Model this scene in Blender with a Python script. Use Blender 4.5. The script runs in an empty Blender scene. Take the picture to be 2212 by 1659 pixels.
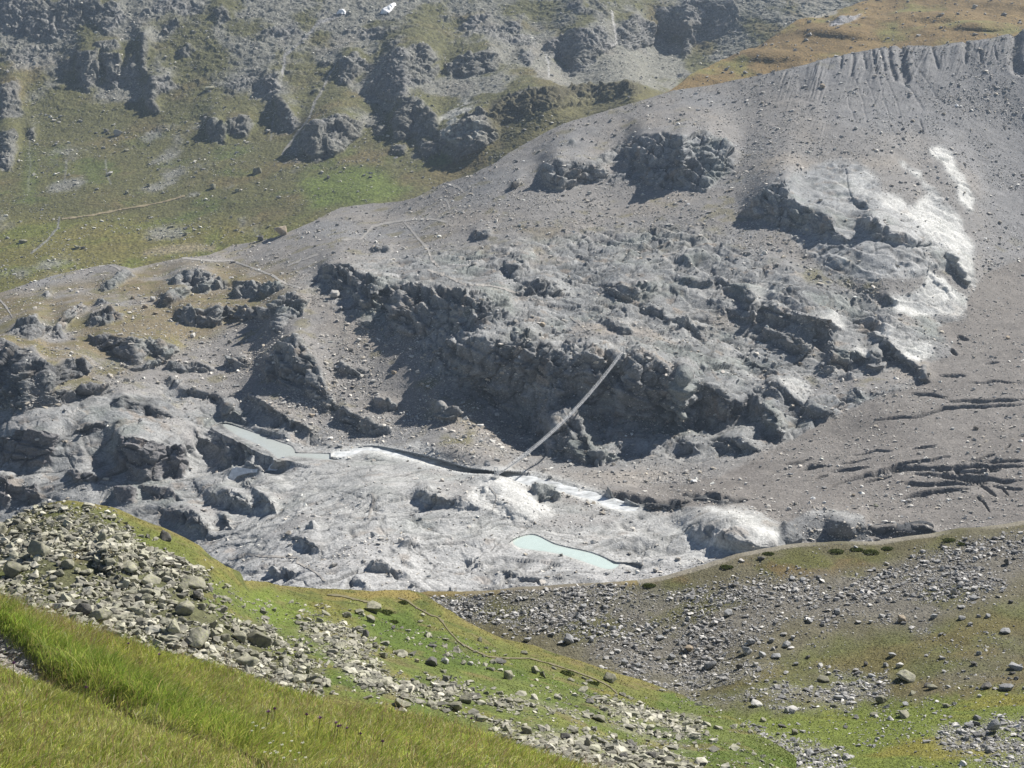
import bpy, bmesh, math, random
import numpy as np
from mathutils import Vector, Matrix, Euler

rng = np.random.default_rng(7)
random.seed(7)
SC = bpy.context.scene
COL = SC.collection
R = math.radians

# ------------------------------------------------------------------ camera
PITCH = R(13.0)                     # looking down into the valley
FU, CU, CV = 3404.0, 1106.0, 829.5  # focal length and centre of the tracing grid (2212 x 1659)
cam = bpy.data.cameras.new('camera')
cam.sensor_fit = 'HORIZONTAL'
cam.angle = 2 * math.atan(CU / FU)
cam.clip_start = 0.5
cam.clip_end = 20000
camo = bpy.data.objects.new('camera', cam)
camo.rotation_euler = (math.pi / 2 - PITCH, 0, 0)
COL.objects.link(camo)
SC.camera = camo

# ------------------------------------------------------------------ sky, sun, exposure
SUN_AZ, SUN_EL = R(53), R(43)       # to the right of and beyond the scene
w = bpy.data.worlds.new('World')
SC.world = w
w.use_nodes = True
nt = w.node_tree
bg = nt.nodes['Background']
sky = nt.nodes.new('ShaderNodeTexSky')
sky.sky_type = 'NISHITA'
sky.sun_disc = False
sky.sun_elevation = SUN_EL
sky.sun_rotation = SUN_AZ
sky.altitude = 2200
nt.links.new(sky.outputs[0], bg.inputs[0])
bg.inputs[1].default_value = 0.05
sl = bpy.data.lights.new('sun', 'SUN')
sl.energy = 5.0
sl.angle = R(0.5)
sl.color = (1.0, 0.95, 0.87)
so = bpy.data.objects.new('sun', sl)
sd = Vector((math.sin(SUN_AZ) * math.cos(SUN_EL), math.cos(SUN_AZ) * math.cos(SUN_EL), math.sin(SUN_EL)))
so.rotation_euler = sd.to_track_quat('Z', 'Y').to_euler()
COL.objects.link(so)
SC.view_settings.view_transform = 'Standard'
SC.view_settings.look = 'None'
SC.view_settings.exposure = 0.57
SC.view_settings.gamma = 1.0
SC.view_settings.use_curve_mapping = False
SC.cycles.max_bounces = 4
SC.cycles.volume_bounces = 0

# ------------------------------------------------------------------ geometry helpers
cp, sp = math.cos(PITCH), math.sin(PITCH)

def rays(U, V):
    x = (np.asarray(U, float) - CU) / FU
    y = (CV - np.asarray(V, float)) / FU
    return np.stack([x, cp + y * sp, -sp + y * cp], -1)

def pts(U, V, D):                    # point at forward distance D (metres)
    r = rays(U, V)
    return r * (np.asarray(D, float) / r[..., 1])[..., None]

def ptz(U, V, z):                    # point on the level plane z
    r = rays(U, V)
    return r * (np.asarray(z, float) / r[..., 2])[..., None]

def hsh(ix, iy, iz, seed):
    h = (ix.astype(np.uint32) * np.uint32(374761393)) ^ (iy.astype(np.uint32) * np.uint32(668265263)) \
        ^ (iz.astype(np.uint32) * np.uint32(2147483647 - 58)) ^ np.uint32((seed * 2654435761) & 0xffffffff)
    h ^= h >> np.uint32(15); h *= np.uint32(2246822519)
    h ^= h >> np.uint32(13); h *= np.uint32(3266489917)
    h ^= h >> np.uint32(16)
    return h

def perlin(p, seed=0):
    p = np.asarray(p)
    sh = p.shape[:-1]
    p = p.reshape(-1, 3)
    i = np.floor(p)
    f = (p - i).astype(np.float32)
    i = i.astype(np.int64)
    u = f * f * f * (f * (f * 6 - 15) + 10)
    out = np.zeros(len(p), np.float32)
    for c in range(8):
        o = (c & 1, c >> 1 & 1, c >> 2 & 1)
        h = hsh(i[:, 0] + o[0], i[:, 1] + o[1], i[:, 2] + o[2], seed)
        g = ((h & np.uint32(1023)).astype(np.float32) * (1 / 511.5) - 1) * (f[:, 0] - o[0])
        g += ((h >> np.uint32(10) & np.uint32(1023)).astype(np.float32) * (1 / 511.5) - 1) * (f[:, 1] - o[1])
        g += ((h >> np.uint32(20) & np.uint32(1023)).astype(np.float32) * (1 / 511.5) - 1) * (f[:, 2] - o[2])
        wgt = (u[:, 0] if o[0] else 1 - u[:, 0]) * (u[:, 1] if o[1] else 1 - u[:, 1]) * (u[:, 2] if o[2] else 1 - u[:, 2])
        out += g * wgt
    return (out * 1.3).reshape(sh)

def fbm(p, wl, octs=4, seed=0, gain=0.5, kind=''):
    out = 0; a = 1.0; s = 0
    for k in range(octs):
        n = perlin(np.asarray(p) / wl, seed + k * 17)
        if kind == 'ridge': n = 1 - 2.2 * np.abs(n)
        elif kind == 'billow': n = 2.2 * np.abs(n) - 0.6
        out = out + a * n
        s += a; a *= gain; wl *= 0.47
    return out / s

def worley(p, seed=0):
    p = np.asarray(p); sh = p.shape[:-1]
    p = p.reshape(-1, 3)
    i = np.floor(p).astype(np.int64)
    f = (p - i).astype(np.float32)
    f1 = np.full(len(p), 9, np.float32); f2 = f1.copy(); idr = np.zeros(len(p), np.float32)
    for dx in (-1, 0, 1):
        for dy in (-1, 0, 1):
            for dz in (-1, 0, 1):
                h = hsh(i[:, 0] + dx, i[:, 1] + dy, i[:, 2] + dz, seed)
                qx = (h & np.uint32(1023)).astype(np.float32) / 1023 + dx - f[:, 0]
                qy = (h >> np.uint32(10) & np.uint32(1023)).astype(np.float32) / 1023 + dy - f[:, 1]
                qz = (h >> np.uint32(20) & np.uint32(1023)).astype(np.float32) / 1023 + dz - f[:, 2]
                d = qx * qx + qy * qy + qz * qz
                n = d < f1
                f2 = np.where(n, f1, np.minimum(f2, d))
                idr = np.where(n, (h >> np.uint32(5) & np.uint32(4095)).astype(np.float32) / 4095, idr)
                f1 = np.where(n, d, f1)
    return np.sqrt(f1).reshape(sh), np.sqrt(f2).reshape(sh), idr.reshape(sh)

def facets(p, seed=0):
    """every cell of broken rock is a plane tilted its own way; second value: nearness to a joint"""
    p = np.asarray(p); sh = p.shape[:-1]
    p = p.reshape(-1, 3)
    i = np.floor(p).astype(np.int64)
    f = (p - i).astype(np.float32)
    f1 = np.full(len(p), 9, np.float32); f2 = f1.copy(); t = np.zeros(len(p), np.float32)
    for dx in (-1, 0, 1):
        for dy in (-1, 0, 1):
            for dz in (-1, 0, 1):
                h = hsh(i[:, 0] + dx, i[:, 1] + dy, i[:, 2] + dz, seed)
                qx = (h & np.uint32(1023)).astype(np.float32) / 1023 + dx - f[:, 0]
                qy = (h >> np.uint32(10) & np.uint32(1023)).astype(np.float32) / 1023 + dy - f[:, 1]
                qz = (h >> np.uint32(20) & np.uint32(1023)).astype(np.float32) / 1023 + dz - f[:, 2]
                d = qx * qx + qy * qy + qz * qz
                n = d < f1
                f2 = np.where(n, f1, np.minimum(f2, d))
                g = ((h >> np.uint32(3) & np.uint32(255)).astype(np.float32) / 127.5 - 1) * qx + ((h >> np.uint32(11) & np.uint32(255)).astype(np.float32) / 127.5 - 1) * qy \
                    + ((h >> np.uint32(19) & np.uint32(255)).astype(np.float32) / 127.5 - 1) * qz + ((h >> np.uint32(7) & np.uint32(255)).astype(np.float32) / 255 - .5) * .7
                t = np.where(n, g, t)
                f1 = np.where(n, d, f1)
    return t.reshape(sh), (np.sqrt(f2) - np.sqrt(f1)).reshape(sh)

def sstep(a, b, x):
    t = np.clip((x - a) / (b - a), 0, 1)
    return t * t * (3 - 2 * t)

def mix(a, b, t):
    return a + (b - a) * t

def tps(ctrl, U, V):                 # thin plate spline through (U, V, D): smooth log distance
    c = np.array(ctrl, float)
    X = c[:, :2] / 1000; y = np.log(c[:, 2]); n = len(c)
    def ph(r2): return r2 * np.log(r2 + 1e-9)
    K = ph(((X[:, None] - X[None]) ** 2).sum(-1)) + np.eye(n) * 2e-4
    P = np.c_[np.ones(n), X]
    A = np.zeros((n + 3, n + 3)); A[:n, :n] = K; A[:n, n:] = P; A[n:, :n] = P.T
    s = np.linalg.solve(A, np.r_[y, 0, 0, 0])
    u = U / 1000; v = V / 1000
    out = s[n] + s[n + 1] * u + s[n + 2] * v
    for k in range(n):
        out = out + s[k] * ph((u - X[k, 0]) ** 2 + (v - X[k, 1]) ** 2)
    return np.exp(out)

CROPS = {1: (0, 0, 1 / 3), 2: (737.3, 0, 1 / 3), 3: (1474.7, 0, 1 / 3), 4: (0, 553, 1 / 3), 5: (737.3, 553, 1 / 3), 6: (1474.7, 553, 1 / 3),
         7: (0, 1045.4, .37), 8: (737.3, 1045.4, .37), 9: (1474.7, 1045.4, .37), 10: (424.5, 879.3, .1645), 0: (0, 0, 1)}

def tr(c, s):                        # traced outline "x,y x,y ..." -> array
    ox, oy, k = CROPS[c]
    a = np.array([[float(q) for q in t.split(',')] for t in s.split()])
    return a * k + (ox, oy)

def inpoly(poly, U, V):
    m = np.zeros(U.shape, bool)
    b = (U >= poly[:, 0].min()) & (U <= poly[:, 0].max()) & (V >= poly[:, 1].min()) & (V <= poly[:, 1].max())
    if not b.any(): return m
    u = U[b]; v = V[b]; ins = np.zeros(u.shape, bool)
    n = len(poly)
    for i in range(n):
        x0, y0 = poly[i]; x1, y1 = poly[(i + 1) % n]
        if y0 == y1: continue
        c = ((y0 > v) != (y1 > v)) & (u < (x1 - x0) * (v - y0) / (y1 - y0) + x0)
        ins ^= c
    m[b] = ins
    return m

def linedist(line, U, V, reach):
    d = np.full(U.shape, 1e6)
    b = (U >= line[:, 0].min() - reach) & (U <= line[:, 0].max() + reach) & (V >= line[:, 1].min() - reach) & (V <= line[:, 1].max() + reach)
    if not b.any(): return d
    u = U[b]; v = V[b]; best = np.full(u.shape, 1e6)
    for i in range(len(line) - 1):
        a = line[i]; e = line[i + 1] - a
        t = np.clip(((u - a[0]) * e[0] + (v - a[1]) * e[1]) / (e @ e + 1e-9), 0, 1)
        best = np.minimum(best, np.hypot(u - a[0] - t * e[0], v - a[1] - t * e[1]))
    d[b] = best
    return d

def box(a, k, axis):
    if k < 1: return a
    pad = [(0, 0), (0, 0)]; pad[axis] = (k + 1, k)
    c = np.cumsum(np.pad(a, pad, mode='edge'), axis=axis)
    n = a.shape[axis]
    hi = np.take(c, range(2 * k + 1, 2 * k + 1 + n), axis=axis); lo = np.take(c, range(0, n), axis=axis)
    return (hi - lo) / (2 * k + 1)

def crack_of(line, U, V, wd, reach=30):
    out = np.zeros(U.shape)
    b = (U >= line[:, 0].min() - reach) & (U <= line[:, 0].max() + reach) & (V >= line[:, 1].min() - reach) & (V <= line[:, 1].max() + reach)
    if not b.any(): return out
    u = U[b]; v = V[b]; best = np.full(u.shape, 1e6); par = np.zeros(u.shape)
    l = np.r_[0, np.cumsum(np.hypot(*np.diff(line, axis=0).T))]
    for i in range(len(line) - 1):
        a = line[i]; e = line[i + 1] - a
        t = np.clip(((u - a[0]) * e[0] + (v - a[1]) * e[1]) / (e @ e + 1e-9), 0, 1)
        d = np.hypot(u - a[0] - t * e[0], v - a[1] - t * e[1])
        par = np.where(d < best, (l[i] + t * (l[i + 1] - l[i])) / l[-1], par); best = np.minimum(best, d)
    wv = wd * (.12 + .88 * np.sin(np.pi * np.clip(par, 0, 1)) ** .55) * (1 + .45 * perlin(np.stack([u / 26, v / 26, 0 * u], -1), 100))
    out[b] = sstep(wv * .85, wv * .3, best) * np.clip(wv / wd, .2, 1.2)
    return out

def blur(a, k, n=2):
    a = np.asarray(a, float)
    for _ in range(n): a = box(box(a, k, 0), k, 1)
    return a

# ------------------------------------------------------------------ mesh helpers
def mesh_obj(name, V, F, mat, col=None, smooth=True, parent=None, kind=None):
    V = np.ascontiguousarray(V, np.float32); F = np.ascontiguousarray(F, np.int32)
    me = bpy.data.meshes.new(name)
    n, k = F.shape
    me.vertices.add(len(V)); me.vertices.foreach_set('co', V.ravel())
    me.loops.add(n * k); me.loops.foreach_set('vertex_index', F.ravel())
    me.polygons.add(n); me.polygons.foreach_set('loop_start', np.arange(0, n * k, k, dtype=np.int32))
    me.polygons.foreach_set('use_smooth', np.full(n, smooth, bool))
    if col is not None:
        a = me.attributes.new('albedo', 'FLOAT_COLOR', 'POINT')
        c = np.ones((len(V), 4), np.float32); c[:, :3] = col
        a.data.foreach_set('color', c.ravel())
    me.update(calc_edges=True)
    me.validate()
    me.materials.append(mat)
    o = bpy.data.objects.new(name, me)
    COL.objects.link(o)
    if parent is not None: o.parent = parent
    if kind: o['kind'] = kind
    return o

def tag(o, label=None, cat=None, group=None, kind=None):
    if label: o['label'] = label
    if cat: o['category'] = cat
    if group: o['group'] = group
    if kind: o['kind'] = kind
    return o

def lin(r, g, b):
    return np.array([((c / 255) / 12.92 if c / 255 <= .04045 else ((c / 255 + .055) / 1.055) ** 2.4) for c in (r, g, b)])

def ground_mat(name, scale, bump, rough=0.92, speck=0.25, fine=0.35):
    """albedo attribute times fine procedural grain, with matching bump"""
    m = bpy.data.materials.new(name); m.use_nodes = True
    t = m.node_tree; N = t.nodes; L = t.links
    b = N['Principled BSDF']; b.inputs['Roughness'].default_value = rough
    b.inputs['Specular IOR Level'].default_value = 0.25
    at = N.new('ShaderNodeAttribute'); at.attribute_name = 'albedo'
    geo = N.new('ShaderNodeNewGeometry')
    nz = N.new('ShaderNodeTexNoise'); nz.inputs['Scale'].default_value = scale; nz.inputs['Detail'].default_value = 5; nz.inputs['Roughness'].default_value = .62
    vo = N.new('ShaderNodeTexVoronoi'); vo.inputs['Scale'].default_value = scale * 1.6
    L.new(geo.outputs['Position'], nz.inputs['Vector']); L.new(geo.outputs['Position'], vo.inputs['Vector'])
    mr = N.new('ShaderNodeMapRange'); mr.inputs[1].default_value = .25; mr.inputs[2].default_value = .75
    mr.inputs[3].default_value = 1 - fine; mr.inputs[4].default_value = 1 + fine
    L.new(nz.outputs['Fac'], mr.inputs[0])
    sep = N.new('ShaderNodeSeparateColor'); L.new(vo.outputs['Color'], sep.inputs[0])
    mr2 = N.new('ShaderNodeMapRange'); mr2.inputs[3].default_value = 1 - speck; mr2.inputs[4].default_value = 1 + speck
    L.new(sep.outputs[0], mr2.inputs[0])
    mu = N.new('ShaderNodeMath'); mu.operation = 'MULTIPLY'; L.new(mr.outputs[0], mu.inputs[0]); L.new(mr2.outputs[0], mu.inputs[1])
    vm = N.new('ShaderNodeVectorMath'); vm.operation = 'SCALE'; L.new(at.outputs['Color'], vm.inputs[0]); L.new(mu.outputs[0], vm.inputs['Scale'])
    L.new(vm.outputs[0], b.inputs['Base Color'])
    ad = N.new('ShaderNodeMath'); ad.operation = 'ADD'; L.new(nz.outputs['Fac'], ad.inputs[0]); L.new(vo.outputs['Distance'], ad.inputs[1])
    bp = N.new('ShaderNodeBump'); bp.inputs['Distance'].default_value = bump; bp.inputs['Strength'].default_value = 0.7
    L.new(ad.outputs[0], bp.inputs['Height']); L.new(bp.outputs[0], b.inputs['Normal'])
    return m

def plain_mat(name, col, rough=0.8, metal=0.0, noise=0.0, scale=5.0, bump=0.0):
    m = bpy.data.materials.new(name); m.use_nodes = True
    t = m.node_tree; N = t.nodes; L = t.links
    b = N['Principled BSDF']; b.inputs['Roughness'].default_value = rough; b.inputs['Metallic'].default_value = metal
    nz = N.new('ShaderNodeTexNoise'); nz.inputs['Scale'].default_value = scale; nz.inputs['Detail'].default_value = 4
    geo = N.new('ShaderNodeNewGeometry'); L.new(geo.outputs['Position'], nz.inputs['Vector'])
    rp = N.new('ShaderNodeValToRGB')
    c = np.array(col)
    rp.color_ramp.elements[0].position = .3; rp.color_ramp.elements[1].position = .7
    rp.color_ramp.elements[0].color = (*np.clip(c * (1 - noise), 0, 1), 1); rp.color_ramp.elements[1].color = (*np.clip(c * (1 + noise), 0, 1), 1)
    L.new(nz.outputs['Fac'], rp.inputs[0]); L.new(rp.outputs[0], b.inputs['Base Color'])
    if bump:
        bp = N.new('ShaderNodeBump'); bp.inputs['Distance'].default_value = bump; bp.inputs['Strength'].default_value = .6
        L.new(nz.outputs['Fac'], bp.inputs['Height']); L.new(bp.outputs[0], b.inputs['Normal'])
    return m

# ------------------------------------------------------------------ terrain sheets
class Sheet:
    """A land surface: for every bearing U and line V the distance at which the ground lies."""
    def __init__(s, u0, u1, nu, vt, vb, nv, ctrl):
        s.u = np.linspace(u0, u1, nu)
        vt = np.asarray(vt, float); vb = np.asarray(vb, float)
        s.vt = np.interp(s.u, vt[:, 0], vt[:, 1]); s.vb = np.interp(s.u, vb[:, 0], vb[:, 1])
        t = np.linspace(0, 1, nv)[:, None]
        s.V = s.vt[None] * (1 - t) + s.vb[None] * t          # row 0 is the far edge
        s.U = np.repeat(s.u[None], nv, 0)
        s.nu, s.nv = nu, nv
        s.D = tps(ctrl, s.U, s.V)
        s.D0 = s.D.copy()
        s.rate = np.clip(-np.gradient(s.D, axis=0) / np.gradient(s.V, axis=0), 0.02, None)   # metres per line
        q = np.stack([s.U, s.V, 0 * s.U], -1)
        s.wu = 9 * perlin(q / 38, 91) + 5 * perlin(q / 15, 92) + 1.2 * perlin(q / 6, 94)
        s.wv = 8 * perlin(q / 34, 93) + 4.5 * perlin(q / 13, 95) + 1.1 * perlin(q / 5.5, 96)
        s.face = np.zeros_like(s.D)
        s.ks = 0.85
    def region(s, poly, warp=1.0, soft=0):
        m = inpoly(poly, s.U + warp * s.wu, s.V + warp * s.wv).astype(float)
        return blur(m, soft) if soft else m
    def cliff(s, poly, k=1.0, L=None, warp=0.8):
        m = s.region(poly, warp)
        if not m.any(): return
        rows = np.where(m.any(1))[0]; cols = np.where(m.any(0))[0]
        c0 = max(cols[0] - 8, 0); c1 = min(cols[-1] + 9, s.nu)
        m = box(box(m[:, c0:c1], 2, 1), 1, 1)
        s.face[:, c0:c1] = np.maximum(s.face[:, c0:c1], m)
        h = poly[:, 1].max() - poly[:, 1].min()
        L = L or min(max(9, 0.55 * h), 52)
        k *= s.ks
        c0 = max(c0 - 34, 0); c1 = min(c1 + 34, s.nu)
        m = np.pad(m, ((0, 0), (max(cols[0] - 8, 0) - c0, c1 - min(cols[-1] + 9, s.nu))))
        acc = np.zeros(c1 - c0); I = np.zeros_like(m)
        V = s.V[:, c0:c1]; rt = np.maximum(s.rate[:, c0:c1], s.D0[:, c0:c1] * 0.00045)
        for j in range(min(rows[-1] + 2, s.nv - 2), -1, -1):
            dv = V[j + 1] - V[j]
            acc = acc * np.exp(-dv / L * (1 - .7 * m[j])) + k * m[j] * rt[j] * dv
            for _ in range(7):
                acc[1:-1] += (1 - m[j, 1:-1]) * .33 * (acc[:-2] + acc[2:] - 2 * acc[1:-1])
            I[j] = acc
            if j < rows[0] and acc.max() < 0.05: break
        s.D[:, c0:c1] -= box(box(box(I, 2, 1), 2, 1), 1, 0)
    def bulge(s, u, v, ru, rv, amt, rot=0):
        du = s.U - u; dv = s.V - v
        a = (du * math.cos(rot) + dv * math.sin(rot)) / ru; b = (-du * math.sin(rot) + dv * math.cos(rot)) / rv
        s.D -= amt * np.clip(1 - (a * a + b * b), 0, 1) ** 1.5
    def bake(s):
        s.P = pts(s.U, s.V, s.D)
        s.normals()
    def normals(s):
        a = np.gradient(s.P, axis=1); b = np.gradient(s.P, axis=0)
        n = np.cross(a, -b)
        n /= np.linalg.norm(n, axis=-1, keepdims=True) + 1e-9
        for k in range(3): n[..., k] = blur(n[..., k], 2)
        n /= np.linalg.norm(n, axis=-1, keepdims=True) + 1e-9
        s.N = n
    def push(s, h):
        s.P = s.P + s.N * np.asarray(h)[..., None]
    def faces(s, rmask=None):
        i = np.arange(s.nu * s.nv).reshape(s.nv, s.nu)
        f = np.stack([i[1:, :-1], i[1:, 1:], i[:-1, 1:], i[:-1, :-1]], -1).reshape(-1, 4)
        if rmask is not None:
            mm = (rmask[1:, :-1] & rmask[1:, 1:] & rmask[:-1, 1:] & rmask[:-1, :-1]).ravel()
            f = f[mm]
        return f
    def build(s, name, mat, fmask=None, skirt=None, smooth=True):
        P = s.P.reshape(-1, 3); C = s.C.reshape(-1, 3)
        F = s.faces() if fmask is None else s.faces()[fmask]
        if fmask is not None:
            used = np.unique(F); rm = np.full(len(P), -1); rm[used] = np.arange(len(used))
            P, C, F = P[used], C[used], rm[F]
        elif skirt:                                  # the back of the ridge, falling away out of sight
            n0 = len(P); prev = np.arange(s.nu); top = s.P[0]; ex = []; cc = []; ff = []
            for k, (dy, dz) in enumerate(skirt):
                ex.append(top + np.array([0, dy, dz])); cc.append(s.C[0])
                cur = n0 + k * s.nu + np.arange(s.nu)
                ff.append(np.stack([prev[:-1], prev[1:], cur[1:], cur[:-1]], -1)); prev = cur
            P = np.r_[P, np.concatenate(ex)]; C = np.r_[C, np.concatenate(cc)]; F = np.r_[F, np.concatenate(ff)]
        return mesh_obj(name, P, F, mat, np.clip(C, 0.004, 0.9), smooth, kind='structure')
    def _at(s, U, V):
        x = np.clip((U - s.u[0]) / (s.u[-1] - s.u[0]) * (s.nu - 1), 0, s.nu - 1.001)
        vt = np.interp(U, s.u, s.vt); vb = np.interp(U, s.u, s.vb)
        y = np.clip((V - vt) / (vb - vt) * (s.nv - 1), 0, s.nv - 1.001)
        i = x.astype(int); j = y.astype(int); a = (x - i)[..., None]; b = (y - j)[..., None]
        def g(A): return (A[j, i] * (1 - a) + A[j, i + 1] * a) * (1 - b) + (A[j + 1, i] * (1 - a) + A[j + 1, i + 1] * a) * b
        n = g(s.N); n /= np.linalg.norm(n, axis=-1, keepdims=True) + 1e-9
        return g(s.P), n
    def proj(s, P):
        dep = P[..., 1] * cp - P[..., 2] * sp
        return CU + FU * P[..., 0] / dep, CV - FU * (P[..., 1] * sp + P[..., 2] * cp) / dep
    def at(s, U, V):                                 # the uncovered ground point on the bearing (U, V), relief included
        if getattr(s, 'bins', None) is None:
            pu, pv_ = s.proj(s.P)
            bx = np.clip(((pu + 150) / 3).astype(int), 0, 899); by = np.clip(((pv_ + 150) / 3).astype(int), 0, 699)
            o = np.argsort(-s.P[..., 1].ravel(), kind='stable')
            s.bins = np.full((700, 900), -1); s.bins[by.ravel()[o], bx.ravel()[o]] = o
        U = np.asarray(U, float); V = np.asarray(V, float)
        st = s.bins[np.clip(((V + 150) / 3).astype(int), 0, 699), np.clip(((U + 150) / 3).astype(int), 0, 899)]
        u = np.where(st >= 0, s.U.ravel()[st], U); v = np.where(st >= 0, s.V.ravel()[st], V)
        for k in range(6):
            P, n = s._at(u, v)
            pu, pv_ = s.proj(P)
            lim = np.where(st >= 0, 2.5, 10)
            u = u + .7 * np.clip(U - pu, -lim, lim); v = v + .7 * np.clip(V - pv_, -lim, lim)
        return s._at(u, v)

def paint(C, col, m):
    C += (np.asarray(col) - C) * np.clip(m, 0, 1)[..., None]

# =================================================================== 1 far mountainside
far_top = [(-120, -40), (2400, -40)]
far_bot = [(-120, 668), (0, 650), (210, 620), (470, 585), (740, 480), (960, 430), (1170, 330), (1434, 232), (1560, 205), (1800, 140), (2400, 60)]
far_ctrl = [(-100, 640, 905), (100, 600, 920), (300, 560, 960), (500, 520, 985), (0, 470, 1050), (300, 450, 1060), (600, 400, 1080), (800, 400, 1060),
            (0, 300, 1230), (300, 300, 1220), (600, 280, 1210), (800, 320, 1150), (0, 150, 1345), (300, 150, 1340), (600, 130, 1340), (900, 130, 1330),
            (-100, -30, 1460), (300, -30, 1450), (700, -30, 1480), (1000, -30, 1480), (1000, 60, 1420), (1000, 300, 1130), (1000, 400, 1060),
            (1200, 330, 1080), (1200, 260, 1120), (1200, 200, 1160), (1220, 170, 1300), (1350, 230, 1120), (1380, 190, 1170), (1400, 160, 1330),
            (1300, 60, 1420), (1300, -30, 1500), (1600, 60, 1450), (1600, -30, 1520), (1600, 180, 1330), (2200, -30, 1560), (2200, 60, 1450)]
S = Sheet(-100, 2312, 1340, far_top, far_bot, 400, far_ctrl)
S.ks = 0.62
for p, k in [
    (tr(1, '780,490 830,380 880,330 890,500 840,520'), 1), (tr(1, '905,210 950,210 965,480 910,450'), 1.1),
    (tr(1, '930,580 960,500 1100,470 1180,560 1060,600 1000,640 1050,740 980,730 920,640'), 1), (tr(1, '1345,800 1400,755 1475,830 1445,945 1360,905'), 1.1),
    (tr(1, '1470,770 1600,770 1650,800 1600,880 1480,870'), 1), (tr(1, '1800,620 1860,660 1880,720 1930,780 1870,860 1800,760'), 1.1),
    (tr(1, '1940,960 1970,870 2100,780 2220,740 2350,800 2330,900 2212,1000 2050,1065'), 1.1),
    (tr(1, '420,400 470,380 470,480 420,470'), 1), (tr(1, '500,330 640,330 640,520 560,600 500,500'), .9), (tr(1, '660,340 780,350 780,560 700,560'), .9),
    (tr(1, '1150,310 1230,280 1240,350 1170,370'), 1), (tr(1, '180,830 235,820 230,910 185,890'), 1.1), (tr(1, '1720,520 1800,480 1800,560 1750,650 1700,600'), 1),
    (tr(1, '0,860 100,860 110,960 60,1110 0,1100'), .9), (tr(1, '1060,150 1150,110 1190,170 1110,220 1040,200'), .8),
    (tr(2, '-20,390 90,345 130,395 200,410 130,480 40,560 -20,540'), 1.1),
    (tr(2, '150,600 260,450 370,310 480,262 560,290 650,380 560,470 640,420 610,540 420,560 430,650 280,660 200,630'), 1.2),
    (tr(2, '670,380 700,420 800,355 900,340 960,325 1030,380 1015,455 900,490 770,505 690,490'), 1.2),
    (tr(2, '345,740 400,650 480,620 560,680 620,760 630,910 500,880 340,930'), 1.1), (tr(2, '600,860 640,980 740,1045 930,965 1020,890 990,760 900,700 780,760 700,820'), .9),
    (tr(2, '1155,340 1230,305 1262,370 1230,430 1180,410'), 1.1), (tr(2, '1320,290 1500,190 1700,180 1790,290 1700,360 1540,480 1480,450 1350,370'), 1.25),
    (tr(2, '1790,200 1900,90 2050,170 2010,290 1880,340 1800,290'), 1.2), (tr(2, '1470,30 1560,0 1610,60 1540,100'), 1.1), (tr(2, '2040,40 2230,60 2300,200 2230,240 2060,200'), 1.2),
    (tr(2, '740,190 830,105 1000,105 900,165 800,205'), 1), (tr(2, '1080,160 1160,130 1170,220 1100,220'), 1), (tr(3, '0,0 330,0 380,120 200,240 60,180 0,120'), 1),
    (tr(3, '0,150 90,180 60,330 0,400'), .9), (tr(2, '1050,640 1150,590 1400,570 1700,550 1900,545 1960,600 1800,640 1400,700 1200,760 1050,800 960,740'), .5),
    (tr(2, '200,830 270,830 270,900 220,890'), 1), (tr(2, '340,950 420,940 420,1010 350,1010'), 1), (tr(2, '480,900 620,920 640,1000 540,1030'), 1),
    (tr(0, '0,0 160,0 190,50 120,90 0,70'), .6), (tr(0, '165,20 250,0 280,40 230,80'), .6), (tr(0, '0,190 40,170 50,250 0,260'), .7), (tr(1, '480,0 640,0 660,60 520,80'), .8),
    (tr(1, '1370,60 1440,30 1500,120 1420,170'), .8), (tr(1, '2080,400 2150,390 2120,450 2090,440'), 1.1), (tr(1, '620,280 760,270 780,330 640,330'), .8)]:
    S.cliff(p, k)
S.bulge(1010, 285, 75, 70, 14)
S.bake()
P0 = S.P.copy()
big = fbm(P0, 160, 5, 11)
rockn = fbm(P0 * (1, 1, .7), 60, 5, 21)
up = sstep(420, 60, S.V)
crest = sstep(500, 470, S.V)
wdist = [linedist(tr(1, q), S.U + .4 * S.wu, S.V, 60) for q in
         ('195,880 190,1000 205,1080 185,1200 190,1240', '430,1040 425,1180', '685,1050 700,1160 720,1200', '1840,440 1810,600 1790,700 1750,900')]
shoulder = S.region(tr(2, '945,760 955,660 1250,590 1600,545 1900,540 2010,590 2150,600 2150,700 1740,800 1300,960 1100,1050 1020,900'), .8, 3)
rock = (1 - shoulder) * sstep(.10, .30, fbm(P0 * (1, 1, 2.0), 70, 5, 22, .55) + .16 * up - .16 + .3 * big) * mix(.1, .85, up)
rock = np.maximum(rock, blur(S.face, 1, 1) * .95)
# rough ground: broken blocks and ribs where the rock shows, soft tussocks where it is grass
q = P0 + 5 * np.stack([perlin(P0 / 16, 1), perlin(P0 / 16, 2), perlin(P0 / 16, 3)], -1)
f1, e1 = facets(q / (15, 15, 24), 3)
f2, e2 = facets(q / (6, 6, 9), 4)
f3, e3 = facets(q / (2.8, 2.8, 3.6), 8)
rgh = 3.0 * f1 + 1.9 * f2 + .8 * f3 - 1.2 * sstep(.12, 0, e1) - .5 * sstep(.1, 0, e2)
terr = sstep(395, 430, S.V)
S.push(fbm(P0, 70, 4, 31) * 4 * sstep(560, 420, S.V) + rock * (fbm(P0 * (1, 1, .6), 26, 5, 41, .5, 'ridge') * 2.2 + rgh) + fbm(P0, 9, 3, 43) * (.5 + 1.1 * up - .3 * terr) + (1 - rock) * (up * f2 * .9 + .35 * f3))
S.normals()
C = np.zeros(S.P.shape)
olive, brown, green, grey, pale = np.array([.100, .098, .040]), np.array([.150, .110, .055]), np.array([.085, .115, .030]), np.array([.215, .215, .225]), np.array([.36, .355, .34])
C[:] = olive
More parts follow.
